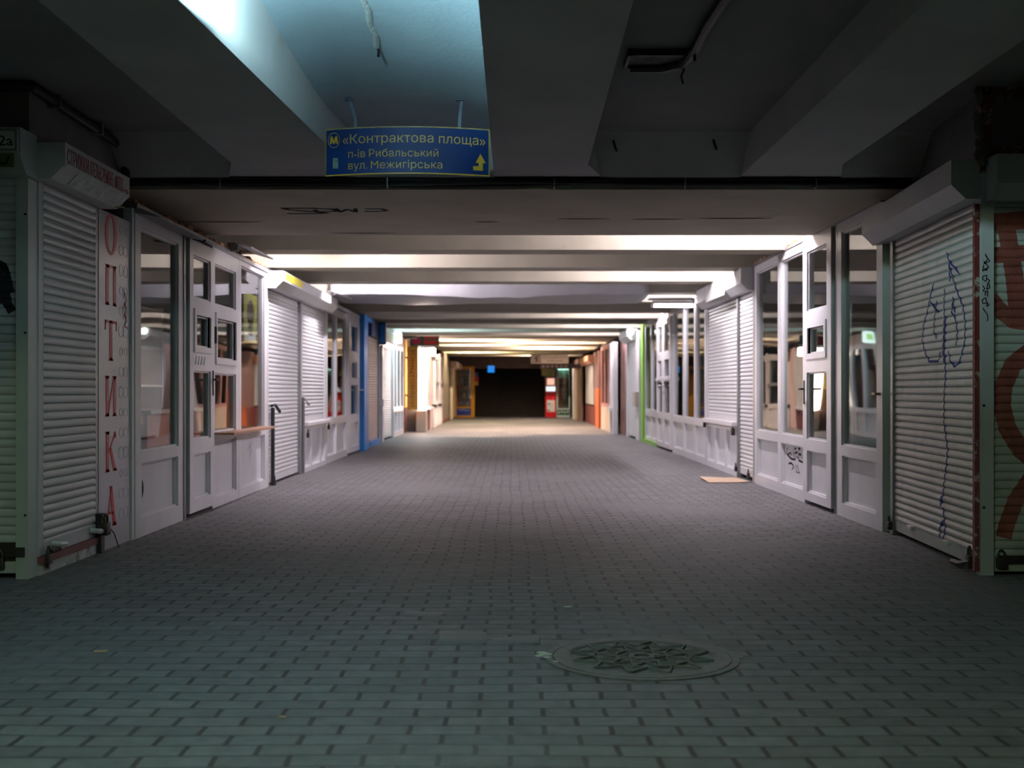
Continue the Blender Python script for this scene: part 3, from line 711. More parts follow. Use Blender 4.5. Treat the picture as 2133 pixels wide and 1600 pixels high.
def garment(side, u, v, wd, ln, d, m, label, group=None, x=None):
    """a garment on a hanger: shoulders, folds, hem"""
    t = Thing('hanging_garment', label, 'garment', side, u, x, group)
    mb = t.mb(); n, k = 22, 9; rings = []
    ph = random.random() * 6
    for j in range(k):
        q = j / (k - 1); hw = wd * (.16 + .84 * min(1, q * 5) ** .5) * (.5 + .06 * q); th = .05 + .05 * q
        r = []
        for i in range(n):
            a = 2 * PI * i / n; f = 1 + .16 * q * math.sin(5 * a + ph)
            r.append(mb.bm.verts.new(mb.P(u + hw * math.cos(a), v - ln * q, d + th * f * math.sin(a))))
        rings.append(r)
    for A, B in zip(rings, rings[1:]):
        for i in range(n): mb.bm.faces.new((A[i], A[(i + 1) % n], B[(i + 1) % n], B[i]))
    mb.bm.faces.new(rings[0]); mb.bm.faces.new(rings[-1])
    mb.build('cloth', m, t.o, True)
    t.mb().tube([(u, v - .01, d), (u, v + .07, d), (u + .03, v + .10, d), (u + .05, v + .08, d)], .004, 6).build('hanger_hook', M_STEEL, t.o)
    return t
def clothes_rail(side, u0, u1, v, d, label):
    t = Thing('clothes_rail', label, 'rail', side, (u0 + u1) / 2)
    t.mb().tube([(u0, v, d), (u1, v, d)], .012, 8).build('rail_tube', M_STEEL, t.o, True)
    for u in (u0 + .03, u1 - .03): t.mb().tube([(u, 0, d - .03), (u, v, d - .03)], .012, 8).build('upright', M_STEEL, t.o, True)
    return t
GC = [mat('cloth_%d' % i, c_, .9, var=.15, vscale=8) for i, c_ in enumerate((rgb(120, 96, 84), rgb(150, 138, 128), rgb(74, 66, 70), rgb(168, 120, 96), rgb(96, 92, 100)))]
clothes_rail('L', 16.9, 18.85, 1.76, -.42, 'steel clothes rail behind the narrow left windows before the blue post')
for k in range(5):
    garment('L', 17.1 + .37 * k, 1.66, .32, .95 + .1 * (k % 2), -.42, GC[k % 5], 'garment hanging behind the narrow left windows, %s from the front' % ORD[k], 'garments behind the left clothes windows')

# blue kiosk
t = Thing('blue_kiosk', 'bright blue framed kiosk with two brownish roller shutters on the left', 'kiosk', 'L', 21.9)
t.mb().box(20.32, 20.85, 0, 2.36, -.03, .13).build('post', M_BLUEPOST, t.o)
for u0, u1 in ((20.9, 21.66), (21.74, 23.4)):
    curtain(t, u0, u1, .1, 2.05 if u0 > 21 else 2.28, M_SLAT_PINK); rail(t, u1, u1 + .07, 0, 2.28, .03, M_WALLDARK)
t.mb().box(20.86, 23.46, 0, .1, -.02, .06).build('plinth', M_BLUEPOST, t.o)
t.mb().box(21.7, 23.46, 2.05, 2.36, -.02, .10).build('header', M_NAVY, t.o)
t.mb().box(20.86, 21.69, 2.28, 2.36, -.02, .10).build('fascia', M_BLUEPOST, t.o)
padlock(t, 21.7, .08, .04)
t = Thing('blade_sign', 'dark blue square sign box sticking out above the brownish shutters', 'sign', 'L', 22.8)
t.mb().rbox(22.72, 22.9, 1.93, 2.36, .11, .24, .012).build('sign_box', M_NAVY, t.o)
t.mb().box(22.715, 22.72, 1.97, 2.32, .13, .22).build('sign_face', M_BLUEPOST, t.o)
# silvery shutter
t = Thing('roller_shutter', 'pale bluish roller shutter with a big silvery hood, left row past the blue kiosk', 'shutter', 'L', 25.3)
t.mb().box(23.52, 24.3, 0, 2.3, -.03, .0).build('side_panel', mat('grey_side_panel', rgb(124, 132, 142), .5), t.o)
t.mb().box(23.95, 24.15, 0, 2.1, 0, .05).build('post', M_PVC, t.o); t.mb().rbox(23.85, 24.2, .72, .86, 0, .08, .01).build('meter_box', M_WHITE, t.o)
curtain(t, 24.4, 26.1, .05, 1.98, M_SLAT); rail(t, 24.3, 24.4, 0, 2, .03); rail(t, 26.1, 26.2, 0, 2, .03)
hood(t, 23.55, 26.0, 1.95, 2.36, .11, mat('silver_sheet', (.55, .6, .66, 1), .25, metal=.8))
t = Thing('light_box', 'small glowing white light box with a green patch on the left row', 'light box', 'L', 26.5)
t.mb().rbox(26.3, 26.6, 2.10, 2.355, .03, .20, .03).build('case', glow('light_box_glow', (.8, 1, .95), 3.2), t.o)
t.mb().box(26.292, 26.3, 2.17, 2.29, .07, .17).build('green_patch', glow('green_glow', (.5, 1, .35), 2.2), t.o)
# glazed front past it
t = Thing('kiosk_front', 'white kiosk front in bluish light between the silvery shutter and yellow sheet', 'kiosk front', 'L', 27.6)
front(t, 26.35, 28.85, 0, 2.1, [(26.5, 27.1, .66, 2.0, 'g'), (27.25, 27.9, .66, 2.0, 'g'), (28.05, 28.7, .66, 2.0, 'g'), (26.5, 27.1, .1, .56, 'p'), (27.25, 27.9, .1, .56, 'p'), (28.05, 28.7, .1, .56, 'p')])
t.mb().box(26.35, 28.85, 2.1, 2.34, -.03, .03).build('transom', M_CREAM, t.o)
# yellow and brown front
t = Thing('kiosk_front', 'ochre yellow kiosk front with dark red base boards beside the stationery sign', 'kiosk front', 'L', 29.4)
t.mb().box(28.95, 30.1, .62, 2.34, -.05, .0).build('upper_board', M_OCHRE, t.o)
for k in range(3): t.mb().box(28.95 + .4 * k, 29.31 + .4 * k, 0, .6, -.05, .0 + .02 * (k % 2)).build('base_board', M_BROWN, t.o)
t = Thing('hanging_sign', 'green sign with a magenta disc and red lettering hung under a beam on the left', 'sign', 'F', -2.15, 29.5, z=0)
t.mb().rbox(-2.52, -1.79, 2.15, 2.45, -.03, .03, .01).build('board', mat('green_sign', rgb(16, 84, 70), .4), t.o)
t.mb().disc(-2.36, 2.3, .115, .03, .034, 24).build('disc', mat('magenta_paint', rgb(186, 24, 84), .4), t.o)
t.mb().box(-2.18, -1.83, 2.34, 2.40, .03, .034).box(-2.18, -1.83, 2.19, 2.30, .03, .034).build('lettering_bar', mat('dull_red_paint', rgb(176, 40, 50), .5), t.o)
for u in (-2.4, -1.95): t.mb().tube([(u, 2.44, 0), (u, 2.86, 0)], .008, 6).build('hanger', M_BLACK, t.o)
t = Thing('blade_sign', 'tall ochre sign board with brown word reading downwards, left row', 'sign', 'F', -2.46, 29.75, z=0)
t.mb().rbox(-2.60, -2.33, .56, 2.16, -.03, .03, .006).build('board', M_OCHRE, t.o)
t.mb().text('Канцтовари', -2.515, 2.06, .03, .115, 1.42, rot=-PI / 2).build('lettering', mat('dark_brown_lettering', rgb(84, 50, 26), .5), t.o)
t.mb().box(-2.65, -2.60, .9, .95, -.02, .02).box(-2.65, -2.60, 1.85, 1.9, -.02, .02).build('bracket', M_STEEL, t.o)
# glowing show case
t = Thing('lit_show_case', 'dazzling white upright show case standing at the left wall beside the ochre sign', 'show case', 'F', -2.26, 30.0)
M_CASE = glow('show_case_glow', (1.0, .80, .70), 24.0)
t.mb().rbox(-2.36, -2.16, .55, 2.12, -.16, .10, .03).build('glowing_case', M_CASE, t.o)
t.mb().rbox(-2.40, -2.14, 0, .54, -.18, .10, .01).build('base', M_CREAM, t.o)
t.mb().rbox(-2.16, -1.92, 1.93, 2.13, -.16, .0, .03).build('glowing_arm', M_CASE, t.o)

# narrower far left part
XF = -2.2
t = Thing('kiosk_front', 'pinkish white shuttered kiosk front just past the dazzling show case', 'kiosk front', 'L', 31.6, XF)
curtain(t, 30.4, 31.6, .62, 2.0, M_SLAT); rail(t, 30.25, 30.4, 0, 2.1, .04); rail(t, 31.6, 31.75, 0, 2.1, .05)
t.mb().rbox(30.3, 31.7, .56, .62, -.02, .14, .01).build('sill', M_PVC, t.o)
t.mb().box(30.25, 31.7, 0, .56, -.04, .0).build('base_board', M_BROWN, t.o)
t.mb().box(31.8, 32.9, 0, 2.2, -.04, .0).build('side_board', mat('pink_board', rgb(198, 164, 158), .5), t.o)
for q, (a, b) in enumerate(((33.0, 35.1), (35.2, 37.4))):
    t = Thing('kiosk_front', 'white framed far left kiosk with rounded top lamp, %s one past the show case' % ('nearer', 'farther')[q], 'kiosk front', 'L', (a + b) / 2, XF)
    m_ = (a + b) / 2
    front(t, a, b, 0, 2.1, [(a + .1, m_ - .06, .66, 1.95, 'g'), (m_ + .06, b - .1, .66, 1.95, 'g'), (a + .1, m_ - .06, .1, .55, 'p'), (m_ + .06, b - .1, .1, .55, 'p')])
    t.mb().rbox(a - .02, a + .12, .0, 2.14, .0, .10, .02).build('post', M_PVC, t.o)
    t.mb().rbox(a - .05, a + .14, .58, .66, .0, .14, .01).build('bar_latch', M_BLACK, t.o)
    t.mb().rbox(m_, b, 1.2, 1.3, .03, .08, .01).build('door_bar', M_STEEL, t.o)
t = Thing('kiosk_wall', 'plain taupe kiosk side wall at the far left end', 'wall panel', 'L', 39.8, XF)
t.mb().box(37.5, 42.3, 0, 2.3, -.06, .0).build('board', M_TAUPE, t.o)
t.mb().box(37.5, 42.3, 0, .1, .0, .02).build('skirting', M_BROWN, t.o)
t = Thing('roller_shutter', 'cream half open shutter front at the far left end before the dark stairs', 'shutter', 'L', 44.5, -2.15)
curtain(t, 42.6, 45.6, .05, 1.9, mat('cream_slats', rgb(196, 176, 152), .5)); hood(t, 42.5, 45.7, 1.86, 2.1, .2, M_CREAM)
rail(t, 42.45, 42.6, 0, 1.9, .06, M_CREAM)

# far end left: shop window with yellow frame
t = Thing('shop_window', 'yellow framed dark shop window left of the black stair opening, blue board below', 'shop window', 'F', -1.85, 46.4)
MY = mat('yellow_frame', rgb(214, 156, 30), .45)
t.mb().plate(-2.2, -1.42, 0, 2.0, -.04, .04, [(-2.12, -1.56, .42, 1.9), (-2.12, -1.56, .08, .36)]).build('frame', MY, t.o)
t.mb().box(-2.12, -1.56, .42, 1.9, -.005, .0).build('pane', M_GLASS, t.o)
s = t.mb().box(-2.12, -1.56, .08, .36, -.01, .01).build('blue_board', mat('royal_blue_board', rgb(30, 62, 160), .4), t.o)
t.mb().ribbon([(-2.05, .28), (-1.85, .30), (-1.65, .27)], .03, flat(.012)).build('lettering_bar', mat('pale_blue_print', rgb(150, 170, 220), .5), s, normals=False)
t.mb().box(-2.12, -1.56, .05, 1.95, -.5, -.48).build('back_board', mat('dark_plum_board', rgb(52, 44, 58), .7), t.o)
for k, v in enumerate((.5, .8, 1.1, 1.4, 1.7)): t.mb().box(-2.12, -1.56, v - .03, v, -.46, -.2).build('shelf_board', M_WALLDARK, t.o)
goods = [rgb(200, 60, 60), rgb(90, 120, 200), rgb(220, 190, 90), rgb(200, 190, 200), rgb(120, 60, 110)]
for k in range(15):
    u = -2.06 + .11 * (k % 5) + .01 * (k // 5); v = (.5, .8, 1.1, 1.4, 1.7)[(k // 5) + (k % 3 > 1)]
    t2 = Thing('goods_box', 'small carton on a shelf in the yellow framed shop window', 'box', 'F', u, 46.7, 'cartons in the yellow framed window', z=0)
    t2.mb().rbox(u - .04, u + .04, v, v + .1 + .03 * (k % 3), -.03, .04, .005).build('carton', mat('carton_%d' % (k % 5), goods[k % 5], .5), t2.o)
t = Thing('hanging_sign', 'small white square plate above the yellow framed shop window', 'sign', 'F', -2.1, 45.0, z=0)
t.mb().rbox(-2.22, -1.86, 1.86, 2.06, -.02, .02, .006).build('plate', M_CREAM, t.o)
t.mb().tube([(-2.04, 2.05, 0), (-2.04, 2.36, 0)], .008, 6).build('hanger', M_STEEL, t.o)
t = Thing('direction_sign', 'tiny glowing blue square sign hanging before the dark stair opening', 'sign', 'F', -.755, 45.2, z=0)
s = t.mb().rbox(-.88, -.63, 1.75, 2.0, -.02, .02, .01).build('sign_box', glow('blue_glow', (.02, .30, 1.0), .9), t.o)
t.mb().box(-.83, -.68, 1.9, 1.915, .02, .023).box(-.83, -.70, 1.93, 1.945, .02, .023).build('lettering_bar', M_WHITE, s)
for u in (-.84, -.67): t.mb().tube([(u, 2.0, 0), (u, 2.86, 0)], .006, 6).build('hanger', M_BLACK, t.o)
for k, (v0, v1, c_, nm) in enumerate(((1.62, 1.76, rgb(40, 84, 150), 'blue'), (1.42, 1.6, rgb(176, 40, 60), 'red'), (1.26, 1.41, rgb(206, 160, 40), 'yellow'))):
    t = Thing('wall_notice', '%s notice fixed beside the yellow window at the edge of the dark stairs' % nm, 'notice', 'F', -1.36, 46.4, z=0)
    t.mb().box(-1.42, -1.28, v0, v1, -.01, .01).build('plate', mat('notice_' + nm, c_, .5), t.o)
# dark staircase
t = Thing('staircase', 'dark staircase climbing away behind the black opening at the far end', 'stairs', 'F', 0, 47.8)
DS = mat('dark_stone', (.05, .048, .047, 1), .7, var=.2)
mb = t.mb(); prof = [(0, 0)]
for k in range(14): prof += [(.15 * (k + 1), -.32 * k), (.15 * (k + 1), -.32 * (k + 1))]
prof += [(-.1, -.32 * 14), (-.1, 0)]
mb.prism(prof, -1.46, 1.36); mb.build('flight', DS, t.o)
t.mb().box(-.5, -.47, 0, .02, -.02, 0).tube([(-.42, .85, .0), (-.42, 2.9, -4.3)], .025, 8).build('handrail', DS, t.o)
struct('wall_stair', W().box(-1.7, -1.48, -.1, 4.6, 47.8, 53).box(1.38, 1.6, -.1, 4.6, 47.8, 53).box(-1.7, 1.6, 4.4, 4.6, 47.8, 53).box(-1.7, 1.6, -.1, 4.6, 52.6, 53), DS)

# ------------------------------------------------------------------ RIGHT ROW
# frontal shutter at the right corner
RY = 6.63
t = Thing('roller_shutter', 'white roller shutter facing the viewer at far right with brick red spray letters', 'shutter', 'F', 3.4, RY)
c = curtain(t, 2.705, 4.4, .02, 2.10, M_SLAT_OLD)
hood(t, 2.66, 4.4, 2.09, 2.33, .17)
def q7(x, y): return fp(1780 + x / 1.739, 300 + y / 1.739, RY)
mb = t.mb()
for st, wd in (([(500, 285), (640, 275)], .10), ([(545, 300), (575, 480), (590, 640)], .10), ([(490, 405), (560, 400), (620, 395)], .09), ([(488, 560), (520, 600), (570, 640), (640, 650)], .09),
               ([(640, 745), (570, 800), (535, 880), (530, 950), (550, 1030), (600, 1110), (640, 1140)], .10), ([(640, 1200), (580, 1290), (550, 1370), (535, 1425)], .09), ([(560, 640), (640, 570)], .06), ([(500, 860), (510, 900)], .05)):
    mb.ribbon([q7(*p) for p in st], wd, SL)
mb.build('graffiti', M_REDPAINT, c, normals=False)
padlock(t, 2.74, .1, .02, M_LOCK); hasp(t, 2.80, .09, .03)
# corner post on the right
t = Thing('corner_post', 'pale corner post with thin black scribbles and a red edge strip at right', 'post', 'F', 2.66, RY)
pm = t.mb().box(2.628, 2.70, 0, 2.25, -.04, .03).build('post_body', mat('pale_lilac_white_paint', (.52, .52, .56, 1), .4, var=.06, dirt=(.25, .2, .16, 1), dscale=4, dlo=.66, dhi=.8), t.o)
mb = t.mb(); S = lambda pts: [fp(1900 + x / 4.704, 480 + y / 4.704, RY - .03) for x, y in pts]
for st in ([(715, 230), (740, 280), (700, 330), (760, 300), (720, 250)], [(700, 300), (750, 360), (690, 400), (700, 340)], [(705, 370), (725, 395), (740, 360)], [(690, 450), (730, 440), (725, 500), (690, 480), (690, 450)], [(730, 470), (760, 490), (740, 520), (730, 580), (760, 560), (750, 520)],
           [(690, 540), (710, 570), (690, 600)], [(710, 600), (740, 600)], [(715, 640), (718, 590)], [(738, 650), (740, 590)], [(685, 680), (720, 660), (730, 710), (690, 715), (685, 680)], [(735, 710), (755, 730), (730, 745), (735, 710)], [(690, 760), (710, 790), (735, 820), (742, 860), (735, 890)]):
    mb.ribbon(S(st), .0055, flat(.0312))
mb.build('scribble', M_BLACKPAINT, pm, normals=False)
t.mb().box(2.600, 2.627, .02, 2.08, -.02, .012).build('edge_strip', M_RUST, t.o)
for v in (.95, .38): t.mb().disc(2.643, v, .008, .03, .034, 10).build('screw', M_LOCK, t.o)
# angled side shutter with blue figure
GA = math.atan2(2.78 - 2.665, 8.55 - 6.66)
t = Thing('roller_shutter', 'grimy roller shutter on the right wall with tall blue spray line figure', 'shutter', 'R', 6.66, 2.665, rz=PI / 2 - GA)
c = curtain(t, 6.72, 8.50, .03, 2.20, M_SLAT_OLD)
rail(t, 6.665, 6.72, 0, 2.2, .02); rail(t, 8.50, 8.57, 0, 2.25, .03, M_STEEL)
def hexx(px, py):                                   # point on this slightly angled shutter
    dx = (px - CX) / F_PX; tg = math.tan(GA)
    y = (2.665 - 6.66 * tg) / (dx - tg); return (6.66 + (y - 6.66) / math.cos(GA), EYE + (CY - py) / F_PX * y)
A_ = lambda pts: [hexx(1900 + x / 4.704, 480 + y / 4.704) for x, y in pts]
B_ = lambda pts: [hexx(1900 + x / 3.811, 800 + y / 3.811) for x, y in pts]
mb = t.mb()
for st, wd in ((A_([(360, 215), (385, 300), (480, 410), (482, 440)]), .018), (A_([(385, 310), (390, 420), (392, 500)]), .026), (A_([(385, 330), (450, 560), (520, 740), (545, 900), (537, 1100), (490, 1290), (440, 1335), (395, 1280), (380, 1180)]), .018),
               (A_([(235, 520), (200, 640), (170, 800), (135, 920), (120, 1080), (145, 1190), (190, 1285), (280, 1282), (300, 1190)]), .018), (A_([(342, 570), (335, 780), (345, 900)]), .018), (A_([(345, 840), (340, 1000), (330, 1190), (345, 1300)]), .05),
               (A_([(345, 1300), (350, 1420), (340, 1560)]), .022), (A_([(425, 650), (410, 800), (450, 870), (466, 1000), (455, 1130)]), .018), (A_([(265, 690), (240, 860), (235, 1000), (265, 1060)]), .018), (A_([(200, 700), (280, 800)]), .02), (A_([(425, 660), (430, 760), (450, 800)]), .022),
               (B_([(275, 10), (270, 300), (287, 430), (300, 520), (290, 640), (270, 800), (262, 880), (245, 950)]), .022), (B_([(258, 900), (240, 960)]), .05), (B_([(262, 980), (275, 1080), (240, 1130), (237, 1220)]), .03), (B_([(275, 1080), (280, 1150), (265, 1235)]), .026)):
    mb.ribbon(st, wd, SL)
mb.build('graffiti', M_BLUEPAINT, c, normals=False)
hood(t, 6.62, 8.75, 2.11, 2.33, .19, M_BOX)
for u in (7.2, 8.0): t.mb().rbox(u, u + .10, .09, .115, .01, .04, .005).build('lift_handle', M_PVC, t.o)
padlock(t, 6.75, .09, .03, M_LOCK, k=1.2); t.mb().tube([(6.72, .06, .05), (6.85, .03, .07), (7.02, .02, .06)], .018, 6).build('lock_bar', M_BLACK, t.o, True)
padlock(t, 8.53, .09, .03, M_LOCK)
# glazed front with graffiti
t = Thing('kiosk_front', 'white plastic kiosk front on the right with black marker scrawl on a low panel', 'kiosk front', 'R', 11)
front(t, 8.66, 9.86, 0, 2.42, [(8.80, 9.74, .585, 2.34, 'g'), (8.82, 9.72, .11, .50, 'p')])
mb = t.mb(); mb.box(9.87, 9.90, 0, 2.42, -.03, .035); mb.box(9.94, 9.97, 0, 2.42, -.03, .03); mb.build('jamb', M_STEEL, t.o)
t.mb().box(9.90, 9.94, 0, 2.42, -.03, -.01).build('gap_strip', M_BLACK, t.o)  # black strip set back between the jambs
dr = front(t, 9.98, 10.94, .035, 2.42, [(10.12, 10.80, 1.76, 2.30, 'g'), (10.18, 10.74, 1.37, 1.60, 'g'), (10.12, 10.80, .595, 1.20, 'g'), (10.13, 10.79, .11, .49, 'p')], name='door', off=.02)
t.mb().plate(10.12, 10.80, 1.32, 1.65, .03, .066, [(10.18, 10.74, 1.37, 1.60)]).build('vent_window', M_PVC, dr)
handle(t, 10.885, 1.02, .055, dr, M_BLACK)
front(t, 10.95, 13.2, 0, 2.42, [(11.02, 11.92, .60, 2.34, 'g'), (12.06, 13.08, .60, 2.34, 'g'), (11.02, 11.92, .11, .51, 'p'), (12.06, 13.08, .11, .51, 'p')])
def gq(x, y): return wall_px(1600 + x / 13.33, 880 + y / 13.33, XR + .006)
mb = t.mb()
for st, wd in (([(560, 690), (525, 760), (520, 850), (545, 900), (610, 840), (650, 880)], .014), ([(540, 895), (620, 990), (680, 1020), (770, 1030)], .02), ([(710, 660), (715, 860), (750, 1000)], .010), ([(735, 740), (790, 715)], .018), ([(740, 850), (820, 830)], .018), ([(790, 950), (850, 1010)], .012),
               ([(850, 700), (850, 880), (850, 1090)], .010), ([(840, 715), (900, 740)], .025), ([(855, 880), (925, 900)], .022), ([(850, 1050), (990, 1120)], .022), ([(960, 1000), (975, 850), (960, 760), (980, 710), (1005, 760), (990, 860), (975, 960)], .012), ([(980, 940), (1030, 1130), (1075, 1320)], .008), ([(985, 880), (990, 1100)], .012),
               ([(570, 1140), (650, 1130), (690, 1190), (715, 1250)], .02), ([(660, 1310), (715, 1250)], .012), ([(755, 1140), (770, 1400)], .008), ([(800, 1180), (790, 1390)], .012), ([(810, 1180), (880, 1430)], .012), ([(790, 1380), (870, 1400)], .010)):
    mb.ribbon([gq(*p) for p in st], wd, flat(-.0048))
mb.build('graffiti', M_BLACKPAINT, t.o, normals=False)
t.mb().box(8.66, 13.22, 2.42, 2.45, -.06, .05).build('head_rail', M_STEEL, t.o)
t.mb().rbox(8.70, 8.78, 1.0, 1.02, .03, .08, .004).build('latch', M_BRASS, t.o)
t.mb().box(13.2, 13.29, 0, 2.42, -.03, .03).build('end_post', M_STEEL, t.o)
# inside: curtain, jar, garment
clothes_rail('R', 11.1, 12.9, 1.85, -.42, 'steel clothes rail inside the right kiosk beside its glazed door')
garment('R', 11.5, 1.75, .5, .7, -.42, mat('yellow_cloth', rgb(226, 176, 40), .85), 'yellow garment hanging inside the right kiosk beside its glazed door')
garment('R', 12.5, 1.75, .55, 1.0, -.42, GC[2], 'dark garment hanging inside the right kiosk next to its far post')
t = Thing('foam_seam', 'crumbling brown mounting foam along the top of the right kiosk front', 'foam', 'R', 11); t.o['kind'] = 'stuff'
mb = t.mb()
for k in range(150):
    u = 8.8 + 4.6 * random.random(); r = random.uniform(.012, .035)
    b_ = bmesh.new(); bmesh.ops.create_icosphere(b_, subdivisions=1, radius=r)
    dd = random.uniform(-.06, .03); vv = 2.452 + r * .4
    mb.add(b_, lambda p: mb.P(p.x * 1.5 + u, p.y * .7 + vv, p.z + dd)); b_.free()
mb.build('foam', M_FOAM, t.o, True)
t = Thing('foam_seam', 'crumbling brown mounting foam along the top of the left kiosk front', 'foam', 'L', 10); t.o['kind'] = 'stuff'
mb = t.mb()
for k in range(150):
    u = 8.25 + 4.3 * random.random(); r = random.uniform(.012, .034)
    b_ = bmesh.new(); bmesh.ops.create_icosphere(b_, subdivisions=1, radius=r)
    dd = random.uniform(-.05, .04); vv = 2.342 + r * .4
    mb.add(b_, lambda p: mb.P(p.x * 1.5 + u, p.y * .9 + vv, p.z + dd)); b_.free()
mb.build('foam', M_FOAM, t.o, True)
# twin shutters under one hood
t = Thing('roller_shutter', 'narrow white roller shutter to the floor on the right, cardboard lying before it', 'shutter', 'R', 13.7)
curtain(t, 13.38, 14.14, .05, 2.165, M_SLAT); rail(t, 13.31, 13.38, 0, 2.165, .02); rail(t, 14.14, 14.2, 0, 2.165, .045, M_STEEL)
padlock(t, 13.45, .1, .04); padlock(t, 14.15, .13, .05)
t = Thing('roller_shutter', 'brightly lit white roller shutter above waist panels on the right', 'shutter', 'R', 15.3)
curtain(t, 14.27, 16.4, .66, 2.165, M_SLAT); rail(t, 14.205, 14.27, 0, 2.165, .03); rail(t, 16.4, 16.47, 0, 2.165, .03)
t0 = t; t = Thing('shutter_box', 'white shutter box on the right carrying a blank bright sign plate', 'shutter box', 'R', 15)
hood(t, 13.3, 16.5, 2.17, 2.425, .17)
o = t.mb().box(14.3, 15.6, 2.20, 2.42, .17, .185).build('sign_plate', M_WHITE, t.o); o['label'] = 'blank bright white sign plate'
t = t0
t.mb().rbox(14.24, 16.46, .60, .66, -.02, .10, .01).build('sill', M_PVC, t.o)
front(t, 14.21, 16.47, 0, .6, [(14.3, 14.95, .08, .55, 'p'), (15.05, 15.7, .08, .55, 'p'), (15.8, 16.38, .08, .55, 'p')])
padlock(t, 14.30, .58, .05, M_LOCK, k=1.4); padlock(t, 16.42, .6, .05, M_LOCK, k=1.2)
# long glazed front with double door
t = Thing('kiosk_front', 'long white kiosk front on the right with double door and lime green end post', 'kiosk front', 'R', 20)
front(t, 16.52, 19.92, 0, 2.4, [(16.62, 17.45, .62, 2.32, 'g'), (17.58, 18.6, .62, 2.32, 'g'), (18.74, 19.8, .62, 2.32, 'g'), (16.62, 17.45, .1, .53, 'p'), (17.58, 18.6, .1, .53, 'p'), (18.74, 19.8, .1, .53, 'p')])
for k, a in enumerate((19.95, 20.92)):
    dr = front(t, a, a + .95, .04, 2.3, [(a + .14, a + .81, 1.72, 2.2, 'g'), (a + .2, a + .75, 1.28, 1.58, 'g'), (a + .14, a + .81, .64, 1.2, 'g'), (a + .14, a + .81, .12, .54, 'p')], name='door', off=.03)
    handle(t, a + (.88 if k == 0 else .07), 1.1, .065, dr, M_WHITE, 1 if k == 0 else -1)
    t.mb().rbox(a + .16, a + .79, 1.21, 1.27, .065, .10, .006).build('door_bar', M_PVC, dr)
t.mb().box(19.95, 21.87, 2.31, 2.4, -.03, .03).build('door_head', M_PVC, t.o)
front(t, 21.88, 24.0, 0, 2.4, [(21.98, 22.9, .66, 2.32, 'g'), (23.02, 23.9, .66, 2.32, 'g'), (21.98, 22.9, .12, .54, 'p'), (23.02, 23.9, .12, .54, 'p')])
t.mb().box(24.0, 24.35, 0, 2.4, -.03, .08).build('green_post', M_GREEN, t.o); t.mb().box(21.9, 24.0, 0, .07, .035, .07).build('green_kick_rail', M_GREEN, t.o)
t.mb().box(16.52, 24.0, 2.4, 2.43, -.05, .05).build('head_rail', M_PVC, t.o)
clothes_rail('R', 16.7, 19.8, 1.86, -.45, 'steel clothes rail behind the long right kiosk front')
for k in range(6):
    garment('R', 16.95 + .52 * k, 1.76, .42, 1.05 + .08 * (k % 3), -.45, GC[(k * 2 + 1) % 5], 'garment hanging behind the long right kiosk front, %s from the front' % ORD[k], 'garments behind the long right front')
t = strip_lamp(2.42, 17.6, 2.33, 'bare fluorescent lamp under a black plate sticking out over the right kiosks', (1, .96, 1), 40.0, .62)
t.mb().rbox(2.05, 2.8, .06, .085, -.12, .12, .004).build('top_plate', M_BLACK, t.o)
# beyond the green post
XK = 2.68
t = Thing('roller_shutter', 'small white roller shutter with round lamp past the lime green post', 'shutter', 'R', 25.8, XK)
curtain(t, 25.2, 26.7, .05, 2.15, M_SLAT); rail(t, 24.5, 25.2, 0, 2.3, .02, M_PVC); rail(t, 26.7, 26.85, 0, 2.25, .05, M_PVC)
t.mb().rbox(24.55, 25.05, .72, 1.02, .02, .10, .01).build('meter_box', mat('grey_beige_box', rgb(170, 158, 152), .5), t.o)
hood(t, 25.15, 27.0, 2.12, 2.36, .2)
t = Thing('globe_lamp', 'glowing white round lamp above the small shutter past the green post', 'lamp', 'R', 25.0, XK)
b_ = bmesh.new(); bmesh.ops.create_uvsphere(b_, u_segments=20, v_segments=12, radius=.078)
mb = t.mb(); mb.add(b_, lambda p: mb.P(p.x + 25.0, p.y + 2.29, p.z + .15)); mb.build('globe', glow('globe_glow', (.9, 1, .97), 5), t.o, True); b_.free()
t.mb().tube([(25.0, 2.29, .02), (25.0, 2.29, .08)], .03, 8).build('stem', M_STEEL, t.o)
XM = 2.52
t = Thing('kiosk_front', 'pinkish kiosk front with pale lower panels between white posts and orange board, right', 'kiosk front', 'R', 30.5, XM)
t.mb().box(26.9, 29.1, 0, 2.25, -.22, -.18).build('back_board', mat('mauve_board', rgb(112, 84, 82), .6), t.o)
for u in (28.0, 28.75): t.mb().rbox(u, u + .22, 0, 2.2, -.02, .10, .01).build('post', M_PVC, t.o)
t.mb().rbox(28.05, 28.9, .55, .65, .10, .16, .01).build('cross_bar', M_PVC, t.o)
mp = mat('dusty_pink_frame', rgb(176, 132, 128), .45)
front(t, 29.1, 32.6, .62, 2.25, [(29.25, 30.1, .70, 2.15, 'g'), (30.3, 31.2, .70, 2.15, 'g'), (31.4, 32.4, .70, 2.15, 'g')], m=mp)
for a in (29.1, 30.9): t.mb().box(a, a + 1.7, 0, .62, -.03, .03).build('lower_panel', M_CREAM, t.o)
t = Thing('wall_board', 'upright orange brown board standing on the right near the far end', 'board', 'R', 33.4, XM)
t.mb().rbox(32.75, 34.0, 0, 1.1, -.02, .09, .01).build('board', M_ORANGE, t.o)
t = Thing('kiosk_front', 'dark red brown kiosk front with hanging white shutter past the orange board', 'kiosk front', 'R', 36.6, XM)
t.mb().box(34.05, 39.9, 0, .58, -.05, .0).build('base_board', M_BROWN, t.o); t.mb().box(34.05, 35.9, .58, 2.2, -.05, .0).build('side_board', mat('mauve_board', rgb(112, 84, 82), .6), t.o)
